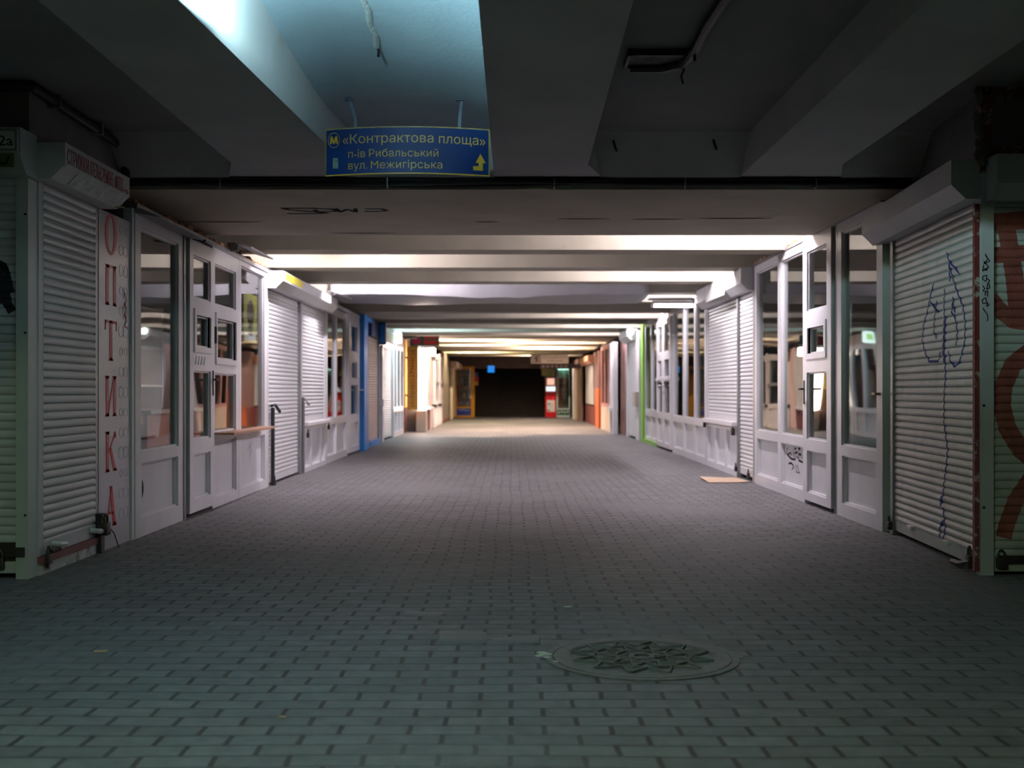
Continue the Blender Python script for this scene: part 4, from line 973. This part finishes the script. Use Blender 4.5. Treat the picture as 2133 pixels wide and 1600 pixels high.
curtain(t, 36.0, 39.5, .62, 1.9, M_SLAT); hood(t, 35.6, 39.8, 1.88, 2.12, .2, mat('peach_box', rgb(214, 160, 134), .5))
t = Thing('kiosk_wall', 'mauve kiosk front with cream lit posts at the far right end', 'wall panel', 'R', 43, 2.4)
t.mb().box(40.0, 46.5, 0, 2.2, -.05, .0).build('board', MATS['mauve_board'], t.o)
for u, m_ in ((41.5, M_CREAM), (43.2, mat('cold_white_post', (.72, .74, .8, 1), .4))): t.mb().rbox(u, u + .5, 0, 1.95, .0, .12, .02).build('post', m_, t.o)
# photo sign
t = Thing('hanging_sign', 'white photo and copy service sign board hanging across the passage at right', 'sign', 'F', 1.25, 38.0, z=0)
t.mb().rbox(.64, 1.86, 1.92, 2.20, -.02, .02, .006).build('board', mat('white_sign_board', (.62, .6, .57, 1), .5), t.o)
t.mb().box(.65, .98, 1.93, 2.19, .02, .023).build('picture_panel', mat('grey_print', rgb(150, 140, 138), .5), t.o)
t.mb().ribbon([(.88, 2.15), (.78, 2.1), (.86, 2.04), (.80, 1.97)], .05, flat(.0245)).build('picture', mat('dark_print', rgb(66, 52, 46), .6), t.o, normals=False)
t.mb().text('ФОТО на ДОКУМЕНТИ', 1.02, 2.09, .02, .055, .78).text('КСЕРОКОПІЯ', 1.18, 1.98, .02, .055, .48).build('lettering', M_BLACKPAINT, t.o)
for u in (.8, 1.7): t.mb().tube([(u, 2.19, 0), (u, 2.86, 0)], .008, 6).build('hanger', M_STEEL, t.o)
t = Thing('banner', 'dark banner strip with pale marks hung below the photo sign', 'banner', 'F', 1.6, 39.0, z=0)
t.mb().box(.95, 2.3, 1.78, 1.93, -.01, .01).build('strip', mat('dark_banner', rgb(58, 46, 48), .6), t.o)
mb = t.mb()
for k in range(6): mb.box(1.02 + .15 * k, 1.12 + .15 * k, 1.82, 1.89, .01, .013)
mb.build('lettering_bar', MATS['grey_print'], t.o)
t.mb().tube([(1.0, 1.92, 0), (1.0, 2.86, 0)], .006, 6).tube([(2.2, 1.92, 0), (2.2, 2.86, 0)], .006, 6).build('hanger', M_STEEL, t.o)
# payment terminal and drinks fridge
t = Thing('payment_terminal', 'red upright payment terminal with glowing screens at the right edge of the dark stairs', 'terminal', 'F', 1.57, 46.6)
t.mb().rbox(1.36, 1.78, 0, 1.0, -.25, .2, .015).build('cabinet', M_REDGLOSS, t.o)
h_ = t.mb().rbox(1.37, 1.77, 1.0, 1.58, -.2, .14, .02).build('head', mat('pink_white_shell', rgb(236, 190, 196), .4), t.o)
t.mb().box(1.43, 1.71, 1.28, 1.53, .14, .146).build('screen', glow('orange_screen', (1, .52, .38), 1.1), h_)
t.mb().box(1.39, 1.75, 1.03, 1.21, .14, .146).build('keypad_screen', glow('white_screen', (.85, .95, 1), 1.2), h_)
s = t.mb().box(1.42, 1.73, .22, .68, .2, .206).build('notice', M_WHITE, t.o)
t.mb().box(1.45, 1.55, .48, .58, .206, .208).build('print', mat('blue_print', rgb(120, 170, 210), .5), s); t.mb().box(1.58, 1.68, .50, .58, .206, .208).build('print', mat('yellow_print', rgb(220, 210, 120), .5), s); t.mb().box(1.44, 1.52, .24, .30, .206, .208).build('print', mat('dark_print', rgb(66, 52, 46), .6), s)
t.mb().disc(1.66, .76, .02, .2, .215, 10).build('button', glow('red_glow', (1, .02, .05), 1.5), t.o)
t = Thing('drinks_fridge', 'tall green white drinks fridge with glass front beside the red terminal', 'fridge', 'F', 2.06, 46.6)
MF = mat('mint_white_shell', rgb(184, 214, 204), .4)
t.mb().plate(1.80, 2.32, .0, 1.95, .16, .2, [(1.85, 2.28, .36, 1.9)]).build('door_frame', MF, t.o)
t.mb().plate(1.80, 2.32, .0, 1.95, -.3, .16, [(1.83, 2.30, .34, 1.92)]).box(1.80, 2.32, 0, 1.95, -.32, -.3).build('cabinet', MF, t.o)
t.mb().box(1.85, 2.28, .36, 1.9, .175, .18).build('pane', M_GLASS_T, t.o)
for v in (.42, .9, 1.1, 1.5): t.mb().box(1.83, 2.30, v, v + .05, -.28, .14).build('shelf_board', M_WHITE, t.o)
t.mb().box(1.82, 2.30, .09, .30, .2, .206).build('green_band', mat('bottle_green', rgb(24, 84, 62), .4), t.o)
t.mb().box(1.84, 2.28, 1.88, 1.91, -.1, -.06).build('inner_lamp', glow('mint_lamp', (.7, 1, .9), 8), t.o)
mb = t.mb()
for k in range(4): mb.disc(1.9 + .11 * k, .2 + .02 * (k % 2), .035, .206, .209, 14)
mb.build('label_patch', M_WHITE, t.o)
def bottle(x, z, c_, k):
    t = Thing('bottle', 'bottle standing on a shelf of the drinks fridge', 'bottle', 'F', x, 46.75, 'bottles in the drinks fridge', z=z)
    mb = t.mb(); n = 12; prof = [(.0, .0), (.035, .0), (.036, .14), (.015, .2), (.014, .26), (.0, .26)]; rings = []
    for r, h in prof[1:-1]: rings.append([mb.bm.verts.new(mb.P(x + r * math.cos(2 * PI * i / n), h, r * math.sin(2 * PI * i / n))) for i in range(n)])
    for A, B in zip(rings, rings[1:]):
        for i in range(n): mb.bm.faces.new((A[i], A[(i + 1) % n], B[(i + 1) % n], B[i]))
    mb.bm.faces.new(rings[0]); mb.bm.faces.new(rings[-1]); mb.build('bottle_body', mat('bottle_%d' % k, c_, .2), t.o, True)
for k in range(12): bottle(1.88 + .11 * (k % 4), (.47, 1.15, 1.55)[k // 4], [rgb(40, 110, 70), rgb(180, 190, 120), rgb(30, 60, 60)][k % 3], k % 3)
t = Thing('light_box', 'dull olive green sign box above the red payment terminal', 'sign', 'F', 1.45, 46.2, z=0)
t.mb().rbox(1.2, 1.74, 1.62, 1.92, -.08, .06, .01).build('sign_box', mat('olive_box', rgb(120, 124, 72), .5), t.o)
t.mb().box(1.5, 1.6, 1.65, 1.72, .06, .064).build('mark', M_NAVY, t.o)
t.mb().tube([(1.3, 1.9, 0), (1.3, 2.86, 0)], .01, 6).build('hanger', M_STEEL, t.o)

# ------------------------------------------------------------------ NEAR HALL: sign, cables, ceiling bits
t = Thing('direction_sign', 'blue curved station direction sign with yellow Cyrillic lettering hung from the ceiling', 'sign', 'F', -.608, 6.95, z=0)
SU0, SU1, SV0, SV1 = -1.092, -.124, 2.293, 2.57
SM = (SU0 + SU1) / 2
def bow(u): return .09 * (1 - ((u - SM) / ((SU1 - SU0) / 2)) ** 2)
def curved(mb, u0, u1, v0, v1, d0, d1, n=24):
    cs = []
    for i in range(n + 1):
        u = u0 + (u1 - u0) * i / n; b = bow(u)
        cs.append([mb.bm.verts.new(mb.P(u, v, b + d)) for v, d in ((v0, d0), (v1, d0), (v1, d1), (v0, d1))])
    for A, B in zip(cs, cs[1:]):
        for j in range(4): mb.bm.faces.new((A[j], A[(j + 1) % 4], B[(j + 1) % 4], B[j]))
    mb.bm.faces.new(cs[0]); mb.bm.faces.new(cs[-1]); return mb
board = curved(t.mb(), SU0, SU1, SV0, SV1, -.006, 0).build('sign_board', M_BLUE, t.o, True)
e = .007
o = curved(t.mb(), SU0, SU1, SV0, SV0 + e, 0, .002).build('lower_rim', M_YEL, t.o)
mb = t.mb(); curved(mb, SU0, SU1, SV1 - e, SV1, 0, .002); mb2 = curved(mb, SU0, SU0 + e, SV0 + e, SV1 - e, 0, .002, 2); curved(mb, SU1 - e, SU1, SV0 + e, SV1 - e, 0, .002, 2); mb.build('rim', M_YELGREY, t.o)
def on_sign(u, v, d): return (u, v, d + bow(u))
KX = (SU1 - SU0) / (1021 - 679)       # metres per photo pixel on the sign
def su(px): return SU0 + (px - 679) * KX
def sv(py): return SV1 - (py - 270) * KX
MLET = mat('sign_yellow_lettering', rgb(206, 166, 78), .4)
def line(txt, px0, px1, base, cap, nm='lettering'):
    t.mb().text(txt, su(px0), sv(base), .0, cap * KX, (px1 - px0) * KX, depth=.0015, fn=on_sign).build(nm, MLET, t.o)
line('«Контрактова', 717, 906, 303, 19.5)
line('площа»', 917, 1012, 304, 19.5)
line('п-ів', 729, 765, 332, 16); line('Рибальський', 773, 916, 332, 16)
line('вул.', 729, 769, 356, 16.5); line('Mежигірська', 777, 924, 356, 16.5)
mb = t.mb()
ax = [(987, 357), (987, 348), (998, 348), (998, 341), (992, 341), (1002, 322), (1013, 341), (1007, 341), (1007, 357)]
a = [mb.bm.verts.new(mb.P(*on_sign(su(x), sv(y), .0005))) for x, y in ax]; b = [mb.bm.verts.new(mb.P(*on_sign(su(x), sv(y), .002))) for x, y in ax]
n = len(ax)
for i in range(n): mb.bm.faces.new((a[i], a[(i + 1) % n], b[(i + 1) % n], b[i]))
mb.bm.faces.new(b); mb.bm.faces.new(a[::-1]); mb.build('arrow', M_YEL, t.o)
uc, vc = su(698), sv(294); bb = bow(uc)
mb = t.mb().ring(uc, vc, 14.4 * KX, 15.8 * KX, .0, .0025, 36, .82)
for v in mb.bm.verts: v.co.y -= bow(v.co.x + t.ub)
mb.build('emblem_ring', MLET, t.o)
mb = t.mb(); kx = KX
for px in ((-9, 7), ): pass
for (x0, y0), (x1, y1), wd in (((-7, 7.5), (-5, -8), 4.2), ((-5, -8), (0, 7.5), 4.2), ((0, 7.5), (5, -8), 4.2), ((5, -8), (7, 7.5), 4.2)):
    mb.poly([(uc + (x0 - wd / 2) * kx, vc - y0 * kx), (uc + (x0 + wd / 2) * kx, vc - y0 * kx), (uc + (x1 + wd / 2) * kx, vc - y1 * kx), (uc + (x1 - wd / 2) * kx, vc - y1 * kx)], 0, .0026)
for v in mb.bm.verts: v.co.y -= bow(v.co.x + t.ub)
mb.build('emblem_letter', M_YEL, t.o)
us, vs_ = su(704), sv(342)
o = t.mb().box(us - 8 * KX, us + 8 * KX, vs_ - 11 * KX, vs_ + 11 * KX, bow(us), bow(us) + .003).build('sticker', mat('torn_grey_sticker', rgb(120, 140, 138), .6, var=.5, vscale=60), t.o); o['label'] = 'torn grey sticker'
for px, bend in ((744, -.03), (959, .012)):
    u = su(px); b0 = bow(u) - .008
    mb = t.mb(); pts = [(SV1 - .05, 0), (SV1 + .05, 0), (SV1 + .09, bend * .35), (2.72, bend), (2.735, bend)]
    for (v0, x0), (v1, x1) in zip(pts, pts[1:]):
        mb.poly([(u + x0 - .009, v0), (u + x0 + .009, v0), (u + x1 + .009, v1), (u + x1 - .009, v1)], b0 - .006, b0)
    mb.box(u + bend - .03, u + bend + .012, 2.729, 2.735, b0 - .02, b0 + .02)
    mb.build('hanger_strap', mat('dark_blue_strap', rgb(20, 52, 84), .4), t.o)

t = Thing('cable_bundle', 'sagging bundle of black cables running across the front of the wide beam', 'cables', 'F', 0, 8.16, z=0)
for k in range(6):
    mb = t.mb(); pts = []
    for i in range(61):
        x = -2.66 + 5.42 * i / 60
        pts.append((x, 2.452 + .013 * k + .006 * math.sin(x * 1.7 + k * 1.3) + .004 * math.sin(x * 4.1 + k), .0 + .018 * (k % 2) + .006 * math.sin(x * 2.3 + k * 2)))
    mb.tube(pts, .013 + .003 * (k % 3), 8); mb.build('cable', M_BLACK, t.o, True)
for x in (-2.0, -.85, .3, 1.2, 2.1): t.mb().box(x - .004, x + .004, 2.43, 2.54, -.005, .043).build('cable_tie', M_STEEL, t.o)
t = Thing('conduit', 'black conduit pipe bending around the dark left wall above the hoods', 'pipe', 'F', -2.66, 7, z=0)
mb = t.mb()
mb.tube([(-4.4, 2.70, .53), (-2.75, 2.70, .53), (-2.63, 2.705, .52), (-2.625, 2.70, .3), (-2.625, 2.69, -.6), (-2.625, 2.68, -.95), (-2.625, 2.64, -1.02), (-2.625, 2.46, -1.05)], .03, 10).build('pipe', M_BLACK, t.o, True)
for k, yv in enumerate((.2, -.5)): t.mb().box(-2.66, -2.59, 2.66, 2.735, yv - .015, yv + .015).build('clip', M_STEEL, t.o)
# rusty frame above the right shutters
t = Thing('steel_frame', 'rusty red steel angle frame above the right corner post with foam remains', 'frame', 'F', 2.66, 6.64, z=0)
t.mb().box(2.63, 2.69, 2.25, 2.735, -.02, .03).build('upright', M_RUST, t.o)
t.mb().box(2.63, 4.4, 2.69, 2.735, -.02, .03).build('top_angle', M_RUST, t.o)
t.mb().box(2.69, 4.4, 2.36, 2.40, -.02, .03).build('low_angle', M_RUST, t.o)
mb = t.mb()
for k in range(40):
    r = random.uniform(.01, .028); b_ = bmesh.new(); bmesh.ops.create_icosphere(b_, subdivisions=1, radius=r)
    u, v = (random.uniform(2.60, 2.67), random.uniform(2.3, 2.72)) if k < 24 else (random.uniform(2.69, 3.3), random.uniform(2.64, 2.70))
    dd = random.uniform(.02, .04); mb.add(b_, lambda p: mb.P(p.x + u, p.y * 1.5 + v, p.z + dd)); b_.free()
o = mb.build('foam', mat('grey_foam', rgb(120, 108, 98), .95, var=.3, vscale=30), t.o, True); o['kind'] = 'stuff'
# remains of a lamp on the dark coffer ceiling
t = Thing('broken_lamp', 'broken black lamp base with thick cable on the dark right ceiling coffer', 'lamp', 'F', .74, 6.0, z=0)
t.mb().box(.60, .87, 2.715, 2.735, -.10, .10).build('base_plate', mat('dirty_grey_plate', (.16, .16, .17, 1), .7, var=.5, vscale=12), t.o)
mb = t.mb()
for (a0, a1, d0, d1) in ((.585, .885, -.125, -.11), (.585, .885, .11, .125), (.585, .60, -.125, .125), (.87, .885, -.125, .125)): mb.box(a0, a1, 2.70, 2.735, d0, d1)
mb.build('rim', M_BLACK, t.o)
t.mb().tube([(.62, 2.71, -.13), (.78, 2.708, -.12), (.88, 2.706, -.02), (.905, 2.705, .25), (.90, 2.705, .6), (.92, 2.705, 1.1), (.95, 2.705, 1.8), (1.0, 2.705, 3)], .028, 10).build('cable', M_BLACK, t.o, True)
t.mb().tube([(.88, 2.70, -.04), (.885, 2.67, -.04), (.87, 2.64, -.03), (.88, 2.60, -.035)], .006, 6).tube([(.90, 2.69, .2), (.905, 2.65, .2)], .008, 6).build('loose_wire', M_BLACK, t.o)
# stubs, seam and stains on the concrete
for x, y, z in ((.68, 7.83, 2.67), (1.34, 7.83, 2.68)):
    t = Thing('hook_stub', 'rusty hook stub in the dark coffer end, %s of two' % ('left' if x < 1 else 'right'), 'hook', 'F', x, y, z=0)
    t.mb().tube([(x, z + .04, .0), (x, z, .03), (x + .012, z - .04, .035), (x + .02, z - .05, .02)], .009, 6).build('hook', M_LOCK, t.o, True)
def child_of(mb, nm, m, par):
    o = mb.build(nm, m, par, normals=False); return o
def sof(pts, wd, par, m, nm, z=2.43, taper=False):
    """stroke on a downward face at height z, points (x, y)"""
    mb = MB(1, 0); mb.ribbon(pts, wd, flat(0), .01, taper)
    for v in mb.bm.verts: v.co = Vector((v.co.x, v.co.z, z - .0015))
    return child_of(mb, nm, m, par)
mb = MB(1, 0)
for st, wd in (([(-1.72, 9.30), (-1.50, 9.30), (-1.40, 9.26), (-1.68, 9.10), (-1.70, 9.03), (-1.44, 9.03)], .05), ([(-1.46, 9.05), (-1.34, 9.06), (-1.30, 9.18), (-1.46, 9.20), (-1.48, 9.1)], .04), ([(-1.30, 9.04), (-1.29, 9.22), (-1.22, 9.08), (-1.17, 9.22), (-1.15, 9.04)], .035), ([(-1.08, 9.06), (-.95, 9.06), (-.92, 9.15), (-1.02, 9.2), (-1.1, 9.2)], .035)):
    mb.ribbon(st, wd, flat(0), .01)
for v in mb.bm.verts: v.co = Vector((v.co.x - .04, v.co.z, 2.4285))
child_of(mb, 'graffiti', M_BLACKPAINT, beam1)
MST = mat('soot_stain', (.06, .055, .05, 1), .95, spec=.1)
for x, l, y in ((.59, .22, 9.58), (1.19, .22, 9.6), (1.83, .30, 9.56), (-1.3, .30, 10.45), (-2.4, .35, 9.75), (-.2, .1, 9.75)): sof([(x - l, y), (x + l, y)], .055, beam1, MST, 'stain', 2.43, True)
t = Thing('plaster_seam', 'rough whitish plaster seam on the bright coffer ceiling', 'plaster', 'F', -.69, 5.7, z=0)
cz = coffer_z
mb = t.mb(); pts = []
for k in range(14):
    y = 5.32 + .06 * k; pts.append((-.70 + .001 * k + .006 * math.sin(k * 1.3), cz(y), -(y - 5.7)))
mb.tube(pts, .016, 8); mb.build('plaster', mat('rough_plaster', (.55, .60, .62, 1), .9, bump=1, bscale=40), t.o, True)
t.mb().tube([(-.69, cz(6.1), -.40), (-.685, cz(6.1) - .02, -.43), (-.69, cz(6.1) - .04, -.45)], .008, 6).build('rag', M_BLACK, t.o)
# loose reflectors along the kiosk tops
for nm, side, u0, u1, d0, v, lab in (('lamp_reflector', 'L', 10.9, 11.9, .10, 2.40, 'white unlit lamp reflector on top of the left optician kiosk'), ('lamp_reflector', 'L', 16.0, 16.9, .22, 2.385, 'white unlit lamp reflector above the left twin shutters')):
    t = Thing(nm, lab, 'lamp reflector', side, (u0 + u1) / 2)
    t.mb().prism([(v, d0), (v + .012, d0 + .01), (v - .035, d0 + .16), (v - .045, d0 + .15)], u0, u1).build('reflector', M_WHITE, t.o)
    t.mb().box(u0 + .05, u0 + .08, 2.33, v + .01, d0 - .08, d0 + .02).build('bracket', M_STEEL, t.o)
# tarpaulin under the beam
t = Thing('tarpaulin', 'grey wrinkled plastic sheet slung under a ceiling beam across the passage', 'sheet', 'F', 0, 16.7, z=0)
mb = t.mb(); nx, prof = 64, [(2.60, .02), (2.52, .03), (2.43, .035), (2.405, .02), (2.395, -.2), (2.39, -.5), (2.385, -.9), (2.39, -1.3), (2.40, -1.66)]
g = []
for i in range(nx + 1):
    x = -2.55 + 4.5 * i / nx; col = []
    for j, (v, d) in enumerate(prof):
        k = 1 if j > 2 else .25
        sg = .035 * math.sin(PI * (i / nx)) + .018 * math.sin(x * 2.2 + j * .7) + .012 * noise.noise(Vector((x * 3, d * 3, 0)))
        col.append((x, v - k * abs(sg) * (1 if j < 8 else .3), d + (.02 * noise.noise(Vector((x * 2.5, v * 6, 3))) if j < 3 else 0)))
    g.append(col)
G = [[mb.bm.verts.new(mb.P(*p)) for p in col] for col in g]
for i in range(nx):
    for j in range(len(prof) - 1): mb.bm.faces.new((G[i][j], G[i + 1][j], G[i + 1][j + 1], G[i][j + 1]))
o = mb.build('sheet', M_TARP, t.o, True); sd = o.modifiers.new('thick', 'SOLIDIFY'); sd.thickness = .003

# ------------------------------------------------------------------ FLOOR THINGS
t = Thing('manhole_cover', 'round cast iron manhole cover with star pattern in the brick floor', 'manhole', 'F', .506, 4.565)
def ringf(mb, r0, r1, z0, z1, n=64):
    vs = []
    for i in range(n):
        c_, s_ = math.cos(2 * PI * i / n), math.sin(2 * PI * i / n)
        vs.append([mb.bm.verts.new(Vector((r * c_, r * s_, z))) for r, z in ((r0, z0), (r1, z0), (r1, z1), (r0, z1))])
    for i in range(n):
        A, B = vs[i], vs[(i + 1) % n]
        for j in range(4): mb.bm.faces.new((A[j], A[(j + 1) % 4], B[(j + 1) % 4], B[j]))
def barf(mb, p, q, wd, z0, z1):
    p, q = Vector((p[0], p[1], 0)), Vector((q[0], q[1], 0)); d = (q - p).normalized(); nn = Vector((-d.y, d.x, 0)) * wd / 2
    pts = [p + nn, q + nn, q - nn, p - nn]; ft = [p + nn * .6, q + nn * .6, q - nn * .6, p - nn * .6]
    a = [mb.bm.verts.new(x + Vector((0, 0, z0))) for x in pts]; b = [mb.bm.verts.new(x + Vector((0, 0, z1))) for x in ft]
    for i in range(4): mb.bm.faces.new((a[i], a[(i + 1) % 4], b[(i + 1) % 4], b[i]))
    mb.bm.faces.new(b); mb.bm.faces.new(a[::-1])
mb = t.mb(); ringf(mb, .345, .372, -.05, .005); 
for k in range(2): mb.box(.506 + (-.392 if k == 0 else .35), .506 + (-.35 if k == 0 else .392), -.02, .004, -.025, .025)
mb.build('seat_ring', M_IRON, t.o)
mb = t.mb(); ringf(mb, .290, .340, -.03, .006); ringf(mb, .278, .2895, -.03, .004)
n = 48; vs = [mb.bm.verts.new(Vector((.2785 * math.cos(2 * PI * i / n), .2785 * math.sin(2 * PI * i / n), .001))) for i in range(n)]; mb.bm.faces.new(vs)
lid = mb.build('lid', M_IRON, t.o)
mb = t.mb(); pol = lambda r, a: (r * math.cos(a), r * math.sin(a))
for k in range(12):
    a0 = 2 * PI * k / 12; am = a0 + PI / 12; a1 = a0 + PI / 6
    barf(mb, pol(.188, a0), pol(.276, am), .013, .001, .010); barf(mb, pol(.276, am), pol(.188, a1), .013, .001, .010)
    barf(mb, pol(.188, a0), pol(.188, a1), .013, .001, .010)
    barf(mb, pol(.188, am), pol(.102, a0), .012, .001, .010); barf(mb, pol(.188, am), pol(.102, a1), .012, .001, .010)
    barf(mb, pol(.102, a0), pol(.102, a1), .012, .001, .010)
    if k % 2 == 0: barf(mb, pol(.102, a0), pol(.05, am), .010, .001, .010); barf(mb, pol(.05, am), pol(.102, a0 + PI / 3), .010, .001, .010)
ringf(mb, .030, .05, .001, .009, 24); mb.build('star_ribs', mat('shade_dark_iron', (.075, .075, .072, 1), .6), lid)  # ribs coloured darker to stand in for weak crease shade

def loose_paver(x, y, rz, tx, ty, z, label, L_=.2, B_=.098):
    t = Thing('paver', label, 'paving stone', 'F', x, y, 'loose pavers by the manhole', z=z); t.o.rotation_euler = (tx, ty, rz)
    mb = t.mb(); mb.rbox(x - L_ / 2, x + L_ / 2, -.05, .0, -B_ / 2, B_ / 2, .006); mb.build('stone', mat('paver_stone', (.130, .126, .127, 1), .5, var=.15, vscale=25, bump=.4, bscale=90), t.o, True)
loose_paver(-.195, 4.875, .01, .10, .02, .006, 'raised paver left of the manhole, left one of a tilted pair')
loose_paver(.02, 4.86, -.02, .09, -.04, .007, 'raised paver left of the manhole, right one of a tilted pair')
loose_paver(-.20, 4.995, .03, .04, .03, .003, 'slightly lifted paver behind the tilted pair left of the manhole')
loose_paver(-.39, 5.45, .05, .03, .04, .003, 'lifted paver edge farther back left of the manhole')
t = Thing('stone_chip', 'white stone chips at the left edge of the manhole cover', 'stone', 'F', .15, 4.6)
mb = t.mb()
for k, (dx, dy, r) in enumerate(((0, .03, .018), (.015, .0, .022), (-.01, -.02, .014), (.02, -.05, .012), (.05, -.12, .01))):
    b_ = bmesh.new(); bmesh.ops.create_icosphere(b_, subdivisions=1, radius=r)
    mb.add(b_, lambda p: Vector((p.x * 1.4 + dx - .03, p.y + dy, p.z * .35 + .004))); b_.free()
mb.build('chips', M_PLASTER, t.o)
t = Thing('cardboard_sheet', 'flattened cardboard sheet on the floor by the right shutters', 'cardboard', 'F', 2.45, 13.6)
mb = t.mb(); pts = [(2.21, 13.86), (2.50, 13.98), (2.66, 13.95), (2.70, 13.34), (2.55, 13.27), (2.22, 13.24)]
a = [mb.bm.verts.new(Vector((x - 2.45, y - 13.6, .004 + (.02 if i == 0 else 0)))) for i, (x, y) in enumerate(pts)]; b = [mb.bm.verts.new(v.co + Vector((0, 0, .006))) for v in a]
for i in range(6): mb.bm.faces.new((a[i], a[(i + 1) % 6], b[(i + 1) % 6], b[i]))
mb.bm.faces.new(a[::-1]); mb.bm.faces.new(b); mb.build('sheet', M_CARD, t.o)
for x, y, lab, m_, sc_ in ((.27, 5.62, 'white paper scrap on the pavers behind the manhole', M_WHITE, .02), (-1.62, 4.66, 'tan paper scrap on the pavers at lower left', M_CARD, .03), (-.72, 3.72, 'pale crumb of litter on the front pavers', M_CARD, .012)):
    t = Thing('paper_scrap', lab, 'litter', 'F', x, y)
    mb = t.mb(); mb.plan([(x - sc_, -.3 * sc_), (x + sc_ * .8, -.5 * sc_), (x + sc_, .3 * sc_), (x - .6 * sc_, .5 * sc_)], .002, .006); mb.build('paper', m_, t.o)
